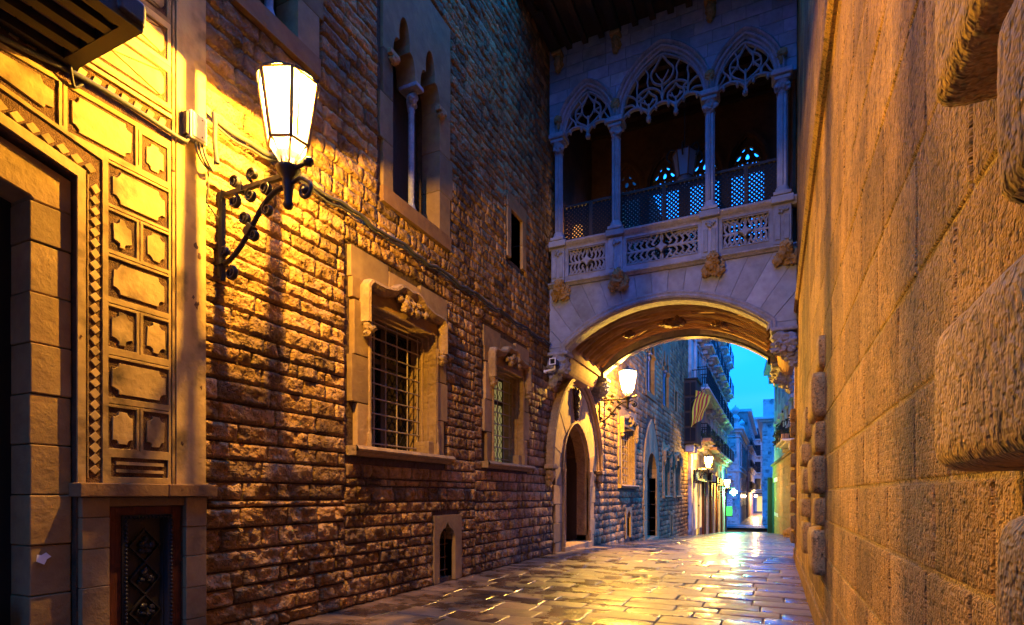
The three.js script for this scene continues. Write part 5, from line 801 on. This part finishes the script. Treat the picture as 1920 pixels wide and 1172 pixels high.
function facadeBalcony(parent, x0, x1, y, out, label) {
  const b = part('balcony', parent, label), list = [];
  mesh('balcony_slab', join([bev(x0, x1, y - 0.14, y, 0.0, out, 0.03), bev(x0 + 0.12, x1 - 0.12, y - 0.26, y - 0.14, 0, out * 0.75, 0.05), bev(x0 + 0.3, x0 + 0.5, y - 0.55, y - 0.26, 0, out * 0.5, 0.06), bev(x1 - 0.5, x1 - 0.3, y - 0.55, y - 0.26, 0, out * 0.5, 0.06)]), B.trim, b);
  const n = Math.round((x1 - x0) / 0.16); for (let i = 0; i <= n; i++) list.push(box(x0 + 0.03 + (x1 - x0 - 0.06) * i / n - 0.012, x0 + 0.03 + (x1 - x0 - 0.06) * i / n + 0.012, y, y + 1.0, out - 0.05, out - 0.026));
  for (const x of [x0 + 0.03, x1 - 0.03]) for (let i = 0; i < 5; i++) list.push(box(x - 0.012, x + 0.012, y, y + 1.0, out * (i + 0.4) / 5.5 - 0.01, out * (i + 0.4) / 5.5 + 0.014));
  mesh('railing', join([...list, box(x0, x1, y + 1, y + 1.05, out - 0.065, out - 0.01), box(x0, x0 + 0.05, y + 1, y + 1.05, 0, out - 0.065), box(x1 - 0.05, x1, y + 1, y + 1.05, 0, out - 0.065)]), M.iron, b);
}
{ // left row with balconies, D 33.8 .. 61
  const X = -4.3, t = thing('balcony_building', 'tall blue lit building with rows of iron balconies and a lit shop below', 'building', [X, 0, 0], PI / 2), x0 = 33.85, x1 = 61.5, H = 17.2, hs = [], wins = [];
  const floors = [4.6, 8.0, 11.2, 14.2];
  for (const y of floors) for (let x = 36.0; x < 60; x += 3.3) { wins.push([x, x + 1.15, y, y + 2.25]); hs.push(rect(x, x + 1.15, y, y + 2.25)); }
  mesh('wall', tint(slab(rect(x0, x1, -3, H), hs, -0.4, 0), 0.85), B.wall, t); mesh('wall_back', box(x0, x1, -3, H, -4, -0.45), M.inside, t);
  mesh('cornice', uvm(sweep([[x0, H], [x1, H]], [[-0.5, 0], [-0.3, 0.12], [-0.15, 0.3], [0, 0.5], [0.12, 0.55], [0.15, -0.3]])), B.trim, t);
  for (const y of floors) mesh('string_course', box(x0, x1, y - 0.75, y - 0.62, 0.001, 0.09), B.trim, t);
  for (const x of [35.3, 40.1, 46.8, 53.4, 60.0]) mesh('pilaster', box(x - 0.3, x + 0.1, 3.4, H - 0.5, 0.0015, 0.13), B.trim, t);
  for (const w of wins) { facadeWindow(t, ...w); facadeBalcony(t, w[0] - 0.55, w[1] + 0.55, w[2] - 0.02, 0.72); }
  facadeBalcony(t, 34.1, 42.0, 7.55, 0.95, 'long balcony hung with the striped flag');
  // shop front
  const s = part('shop_front', t, 'warm lit shop front with a blue sign');
  for (const [a, b] of [[35.0, 35.9], [37.4, 38.1]]) { mesh('lit_window', box(a, b, -0.75, 2.0, 0.01, 0.04), B.litWindow, s); mesh('window_frame', join([box(a - 0.08, a, -0.8, 2.1, 0.01, 0.1), box(b, b + 0.08, -0.8, 2.1, 0.01, 0.1), box(a, b, 2.0, 2.1, 0.01, 0.1)]), B.trim, s); }
  mesh('lit_door', box(36.05, 37.25, -1.15, 2.0, 0.01, 0.03), B.litDoor, s); mesh('door_bar', join([box(36.62, 36.68, -1.15, 2.0, 0.03, 0.07), box(36.05, 37.25, 0.6, 0.68, 0.03, 0.06)]), M.darkWood, s);
  mesh('sign_board', bev(34.5, 39.8, 2.15, 2.75, 0.15, 0.3, 0.03), mat([0.05, 0.1, 0.25], { roughness: 0.4 }), s); mesh('canopy', box(34.4, 40.2, 2.78, 2.86, 0.0, 0.7), B.trim, s);
  for (let k = 0; k < 9; k++) mesh('pilaster', bev(39.0 + k * 2.4, 39.6 + k * 2.4, -2.6, 2.6, 0.002, 0.16, 0.03), k % 2 ? B.trim : M.redWood, s);
  for (let k = 0; k < 8; k++) mesh('shutter', box(39.75 + k * 2.4, 41.25 + k * 2.4, -2.6, 2.2, 0.012, 0.04), k % 3 ? M.darkWood : M.redWood, s);
  for (let k = 0; k < 8; k++) mesh('shop_sign', bev(40 + k * 2.4, 41 + k * 2.4, 2.3 - k * 0.05, 2.8 - k * 0.05, 0.05, 0.5, 0.02), [M.darkWood, B.trim, M.redWood][k % 3], s);
}
{ // dark enclosed bay
  const t = thing('enclosed_bay', 'dark enclosed wooden bay jutting out at the end of the stone palace', 'bay window', [LX, 0, 0], PI / 2);
  mesh('bay_body', bev(31.9, 33.95, 4.1, 7.6, -0.1, 0.66, 0.03), M.darkWood, t); for (let i = 0; i < 4; i++) mesh('bay_panel', join([bev(31.86, 31.9, 4.25 + i * 0.83, 4.95 + i * 0.83, 0.06, 0.31, 0.01), bev(31.86, 31.9, 4.25 + i * 0.83, 4.95 + i * 0.83, 0.36, 0.6, 0.01)]), M.black, t);
  mesh('bay_roof', bev(31.85, 34, 7.6, 7.7, -0.1, 0.74, 0.03), M.iron, t); for (const x of [32.1, 33.4]) mesh('bay_corbel', bev(x, x + 0.3, 3.65, 4.1, 0, 0.5, 0.1), B.trim, t);
}
{ // striped flag
  const t = thing('flag', 'yellow and red striped flag hanging from the long balcony', 'flag', [-3.86, 6.35, -31.75], 0);
  mesh('flag_pole', uvm(bar([-0.2, -0.1, 0.2], [0.55, 0.75, -0.1], 0.025, 6)), M.darkWood, t);
  for (let s = 0; s < 9; s++) {
    const g = new THREE.PlaneGeometry(1, 1, 3, 18), p = g.attributes.position;
    for (let i = 0; i < p.count; i++) { const u = (s + p.getX(i) + 0.5) / 9, v = 0.5 - p.getY(i); p.setXYZ(i, 0.45 + (u - 0.5) * 0.8 - v * 0.5 * (0.5 + 0.5 * u) + 0.03 * Math.sin(v * 9 + u * 5), 0.62 - v * 2.0 - u * 0.35 * (1 - v) + u * 0.4 * v, 0.06 * Math.sin(u * 10 + v * 3) + 0.05 * v); }
    g.computeVertexNormals(); mesh('stripe', uvm(g), s % 2 ? (M.flagRed ??= mat([0.5, 0.03, 0.03], { side: THREE.DoubleSide })) : (M.flagYellow ??= mat([0.8, 0.55, 0.04], { side: THREE.DoubleSide })), t);
  }
}
{ // plants on balconies
  for (const [D, y, n, label] of [[36.5, 4.75, 60, 'dark trailing plants on a low balcony over the shop'], [40.5, 4.5, 50, 'pale flowered plants over the shop signs']]) {
    const t = thing('balcony_plants', label, 'plants', [-3.6, y, -D]); const l = []; for (let i = 0; i < n; i++) { const g = new THREE.ConeGeometry(0.05, rr(0.2, 0.45), 4); g.rotateZ(rr(-1.4, 1.4)).rotateY(rr(0, 6)).translate(rr(-0.35, 0.35), rr(-0.15, 0.4), rr(-1.4, 1.4)); l.push(uvm(clean(g))); } mesh('foliage', join(l), B.leaf, t); mesh('trough', bev(-0.25, 0.25, -0.25, -0.05, -1.4, 1.4, 0.02), M.tile, t);
  }
}
{ // corner building with stone finials at the end of the lane
  const t = thing('finial_building', 'corner building with relief panel and ball finials at the end of the lane', 'building', [0, 0, -67.5], 0), xl = -9, xr = -3.45, yb = -2.05, H = 8.6, back = -18;
  mesh('wall', tint(box(xl, xr, yb, H, back, 0), 0.95), B.wall, t);
  for (let r = 0; r < 24; r++) for (let c = 0; c < 3; c++) mesh('ashlar_block', tint(bev(-4.35 - c * 0.8 - (r % 2) * 0.3, -3.6 - c * 0.8 - (r % 2) * 0.3 + 0.02, yb + r * 0.42, yb + r * 0.42 + 0.4, -0.1, 0.03, 0.01), ...tone().map((v) => v * 0.4 + 0.6)), B.wall, t);
  mesh('cornice', join([bev(xl, xr + 0.45, H, H + 0.22, back, 0.45, 0.04), bev(xl, xr + 0.28, H - 0.3, H, back, 0.28, 0.04), bev(xl, xr + 0.12, H - 0.85, H - 0.7, back, 0.12, 0.03)]), B.trim, t);
  mesh('string_course', join([bev(xl, xr + 0.14, 3.9, 4.1, back, 0.14, 0.03), bev(xl, xr + 0.1, 1.6, 1.75, back, 0.1, 0.03)]), B.trim, t);
  mesh('relief_panel', join([bev(-5.3, -3.75, 1.95, 3.75, 0.0, 0.12, 0.03), tr(leafCluster(26, [0.6, 0.65], 0.16, 0.7), -4.52, 2.85, 0.12)]), B.trim, t);
  for (const [x, z, s] of [[-3.85, -0.2, 1.5], [-5.9, -0.2, 0.8], [-3.6, -5.2, 0.8], [-3.6, -9.2, 1.2], [-3.6, -13, 0.8]]) mesh('finial', uvm(tr(lathe([[0.3, 0], [0.3, 0.25], [0.18, 0.3], [0.2, 0.5], [0.28, 0.62], [0.3, 0.75], [0.15, 0.95], [0.12, 1.02], [0.24, 1.15], [0.28, 1.3], [0.22, 1.48], [0.06, 1.58], [0.04, 1.7], [0, 1.72]].map(([r, y]) => [r * s, y * s]), 12), x, H + 0.22, z)), B.trim, t);
  mesh('parapet', join([bev(xl, xr + 0.1, H + 0.22, H + 0.5, -0.35, 0.05, 0.03), bev(xr - 0.35, xr + 0.1, H + 0.22, H + 0.5, back, -0.35, 0.03)]), B.trim, t);
  // side windows along the receding lane
  for (let k = 0; k < 4; k++) { const z = -2.2 - k * 3.8; mesh('window', join([box(xr, xr + 0.03, 4.6, 7.4, z - 2.6, z), box(xr, xr + 0.05, 0.0, 3.3, z - 1.6, z - 0.3)]), M.glass, t); mesh('window_frame', join([box(xr, xr + 0.1, 4.4, 4.6, z - 2.8, z + 0.2), box(xr, xr + 0.1, 7.4, 7.6, z - 2.8, z + 0.2), box(xr, xr + 0.12, 4.6, 7.4, z - 1.35, z - 1.2)]), B.trim, t); }
}
{ // pink house then blue house further on
  const t = thing('pink_house', 'narrow pink house with balconies behind the finial building', 'house', [-3.3, 0, -87], PI / 2), hs = [];
  for (const y of [2.2, 5.4, 8.6]) for (let x = 2.5; x < 30; x += 4) hs.push([x, x + 1.3, y, y + 2.2]);
  mesh('wall', tint(slab(rect(0, 34, -2.5, 13.2), hs.map((h) => rect(...h)), -0.4, 0), 1), B.pink, t); mesh('wall_back', box(0, 34, -2.5, 13.2, -5, -0.45), M.inside, t); mesh('end_wall', tint(box(-0.1, 0, -2.5, 13.2, -5, -0.01), 1), B.pink, t);
  for (const h of hs) { facadeWindow(t, ...h); facadeBalcony(t, h[0] - 0.4, h[1] + 0.4, h[2], 0.5); } mesh('cornice', bev(-0.3, 34, 13.2, 13.6, -5, 0.5, 0.05), B.trim, t);
  const u = thing('end_house', 'blue house with balconies closing the far end of the lane', 'house', [0, 0, -124], 0), us = [];
  for (const y of [2.4, 5.8, 9.2, 12.6]) for (const x of [-3.4, -1.2, 1.0, 3.2]) us.push([x, x + 1.1, y, y + 2.2]);
  mesh('wall', tint(slab(rect(-6, 9, -2.5, 16.5), us.map((h) => rect(...h)), -0.4, 0), 0.9), B.wall, u); mesh('wall_back', box(-6, 9, -2.5, 16.5, -6, -0.45), M.inside, u); mesh('cornice', bev(-6, 9, 16.5, 17, -6, 0.6, 0.05), B.trim, u);
  for (const h of us) { facadeWindow(u, ...h); facadeBalcony(u, h[0] - 0.35, h[1] + 0.35, h[2], 0.5); }
  mesh('shop_door', join([box(-3, -1.6, -2.1, 1.0, 0.01, 0.05), box(-0.6, 0.6, -2.1, 1.0, 0.01, 0.05)]), B.litDoor, u); mesh('shop_canopy', bev(-3.4, 1.4, 1.5, 1.7, 0, 0.8, 0.03), M.darkWood, u);
  for (const [x, z, label] of [[-2.55, -98, 'far street lamp on the left, at the bright end of the lane'], [-1.0, -104, 'far street lamp on the right, at the bright end of the lane']]) {
    const l = thing('street_lamp', label, 'street lamp', [x, 1.1, z], 0); mesh('lamp_globe', uvm(clean(new THREE.SphereGeometry(0.2, 12, 8))), M.bulb, l); mesh('lamp_arm', uvm(bar([0, 0.24, 0], [x < -2 ? -0.8 : 0.8, 0.35, 0], 0.04, 6)), M.iron, l); mesh('lamp_cap', uvm(tr(lathe([[0.26, 0], [0.1, 0.12], [0, 0.2]], 10), 0, 0.2, 0)), M.iron, l);
    const p = new THREE.PointLight(lin(1, 0.6, 0.22), 75); p.shadow.radius = 6; p.castShadow = true; p.name = 'street_lamp_light'; l.add(p);
  }
}
{ // right side: tall corner block, then the row with a low ochre wall, plants and deep eaves
  const c = thing('corniced_block', 'pale blue corner block with a jutting cornice on the right of the plaza', 'building', [0, 0, -70], 0);
  mesh('wall', tint(box(-1.12, 9, -2.5, 9.6, -30, 0), 0.9), B.wall, c); for (let r = 0; r < 26; r++) mesh('ashlar_block', tint(bev(-1.15, -0.3 - (r % 2) * 0.25, -2.1 + r * 0.42, -2.1 + r * 0.42 + 0.4, -0.5, 0.03, 0.012), ...tone().map((v) => v * 0.4 + 0.6)), B.wall, c);
  mesh('cornice', join([bev(-1.75, 9, 9.85, 10.1, -30, 0.6, 0.05), bev(-1.45, 9, 9.6, 9.85, -30, 0.35, 0.05)]), B.trim, c); mesh('attic', tint(bev(-1.05, 9, 10.1, 12.2, -30, -0.1, 0.05), 0.9), B.wall, c);
  const ang = -(PI / 2 - 0.061), t = thing('ochre_row', 'ochre walled building with blue upper storeys and deep eaves on the right', 'building', [-0.05, 0, -57], ang);
  const L = 27, hs = []; for (const y of [5.2, 8.7]) for (let x = 2; x < 25; x += 3.6) hs.push([x, x + 1.2, y, y + 2.2]);
  mesh('lower_wall', tint(slab(rect(0, L, -3, 3.9), [], -0.6, 0.0), 1), M.grain, t);
  for (let r = 0; r < 14; r++) for (let k = 0; k < 16; k++) mesh('wall_block', tint(bev(k * 1.7 + (r % 2) * 0.8, Math.min(L, k * 1.7 + (r % 2) * 0.8 + 1.67), -2.6 + r * 0.45, -2.6 + r * 0.45 + 0.43, -0.02, 0.02 + rr(0, 0.012), 0.01), ...tone().map((v) => v * 0.4 + 0.6)), M.grain, t);
  mesh('wall_coping', tint(bev(0, L, 3.9, 4.08, -0.6, 0.18, 0.03), 0.8), M.grain, t);
  mesh('upper_wall', tint(slab(rect(0, L, 4.08, 12.4), hs.map((h) => rect(...h)), -0.5, -0.12), 0.9), B.wall, t); mesh('wall_back', box(0, L, -3, 12.4, -4, -0.62), M.inside, t);
  for (const h of hs) { const w = part('window', t); mesh('pane', box(h[0], h[1], h[2], h[3], -0.4, -0.36), M.glass, w); mesh('window_frame', box(h[0] - 0.2, h[1] + 0.2, h[3], h[3] + 0.25, -0.13, 0.08), B.trim, w); }
  mesh('eaves', join([bev(-0.6, L, 12.4, 12.9, -4, 0.75, 0.05), bev(-0.3, L, 12.1, 12.4, -4, 0.4, 0.05)]), B.trim, t); for (let k = 0; k < 18; k++) mesh('eaves_bracket', bev(k * 1.5, k * 1.5 + 0.3, 11.5, 12.1, -0.1, 0.35, 0.05), B.trim, t);
  facadeBalcony(t, 15.5, 20.5, 4.6, 0.75, 'dark balcony crowded with plants');
  mesh('green_shutter', join([bev(-0.4, 0.1, -3, 2.9, -0.4, 0.42, 0.03), bev(0.15, 2.6, -3, 2.4, 0.001, 0.06, 0.02)]), B.green, t);
  for (let i = 0; i < 4; i++) mesh('poster', box(3.2 + i * 1.1, 3.9 + i * 1.1, -0.5, -0.2, 0.034, 0.05), M.white, t);
  mesh('sign_plate', box(3.0, 6.6, 2.4, 2.75, 0.034, 0.08), M.white, t);
  const p = thing('wall_plants', 'dark plants crowding the balcony over the ochre wall', 'plants', [1.0, 5.0, -39], ang), l = []; for (let i = 0; i < 150; i++) { const g = new THREE.ConeGeometry(0.07, rr(0.25, 0.6), 4); g.rotateZ(rr(-1.5, 1.5)).rotateY(rr(0, 6)).translate(rr(-2.4, 2.4), rr(-0.4, 0.5) + (R() < 0.12 ? rr(0, 1.2) : 0), rr(0, 0.9)); l.push(uvm(clean(g))); } mesh('foliage', join(l), B.leaf, p); mesh('trough', bev(-2.4, 2.4, -0.4, -0.1, 0.3, 0.7, 0.03), M.tile, p);
  for (const [x, z, s, label] of [[0.98, -36.8, 0.36, 'nearer rounded guard stone at the foot of the ochre wall'], [0.82, -38.4, 0.3, 'further rounded guard stone at the foot of the ochre wall']]) { const y = gy(-z), b = thing('guard_stone', label, 'guard stone', [x, y, z]); mesh('stone', tint(lump(0, s * 0.7, 0, s, s * 1.0, s, 0.12, 2, 3), 0.9), M.grain, b); mesh('stone_foot', tint(bev(-s * 0.9, s * 0.9, -0.05, s * 0.25, -s * 0.9, s * 0.9, 0.08), 0.8), M.grain, b); }
}
{ // green cross sign, its green lit panel, street number lettering, kerb post
  const t = thing('green_cross_sign', 'glowing green cross sign on a bracket beside the smallest lantern', 'sign', [-3.35, 1.55, -56], 0), g = mat([0.3, 1, 0.4], { emissive: lin(0.25, 1, 0.3), emissiveIntensity: 9 });
  mesh('cross_light', join([box(-0.3, 0.3, -0.11, 0.11, -0.05, 0.05), box(-0.11, 0.11, 0.11, 0.3, -0.05, 0.05), box(-0.11, 0.11, -0.3, -0.11, -0.05, 0.05)]), g, t); mesh('bracket', uvm(bar([-0.95, 0.4, 0], [0.05, 0.4, 0], 0.03, 6)), M.iron, t); mesh('sign_case', join([box(-0.33, 0.33, -0.13, 0.13, -0.12, -0.06), box(-0.13, 0.13, -0.33, 0.33, -0.13, -0.061)]), M.iron, t);
  const l = new THREE.PointLight(lin(0.2, 1, 0.45), 70); l.position.set(0, 0, 0.25); l.shadow.radius = 8; l.castShadow = true; l.name = 'green_cross_light'; t.add(l);
  const p = thing('green_panel', 'glowing green panel at the end of the shop row below the cross', 'sign', [-3.75, -1.0, -57.5], 0); mesh('panel_glow', bev(-0.35, 0.2, 0.3, 1.2, -0.06, 0.06, 0.03), mat([0.1, 0.5, 0.15], { emissive: lin(0.03, 0.22, 0.03), emissiveIntensity: 0.5 }), p); mesh('panel_frame', box(-0.4, 0.25, 0.22, 0.29, -0.08, 0.08), M.iron, p);  // green lit panel: its green glow is put into the material
  const font = await new FontLoader().loadAsync('fonts/droid/droid_sans_bold.typeface.json');
  const tx = new TextGeometry('108', { font, size: 0.62, depth: 0.04, curveSegments: 6 }); tx.computeBoundingBox(); tx.rotateZ(PI / 2);
  const s = thing('wall_lettering', 'white vertical number lettering on the wall of the finial building', 'lettering', [-4.15, -0.55, -67.44]); mesh('digits', uvm(clean(tx)), M.white, s);
  const k = thing('kerb_post', 'pale round topped kerb post at the head of the steps', 'bollard', [-5.2, -2.0, -66.6]); mesh('post', uvm(lathe([[0.22, 0], [0.22, 0.1], [0.17, 0.14], [0.17, 0.75], [0.14, 0.88], [0.07, 0.97], [0, 1.0]], 12)), B.trim, k); mesh('post_ring', uvm(tr(lathe([[0.17, 0], [0.2, 0.02], [0.2, 0.06], [0.17, 0.08]], 12), 0, 0.62, 0)), B.trim, k);
}
renderer.render(scene, camera);
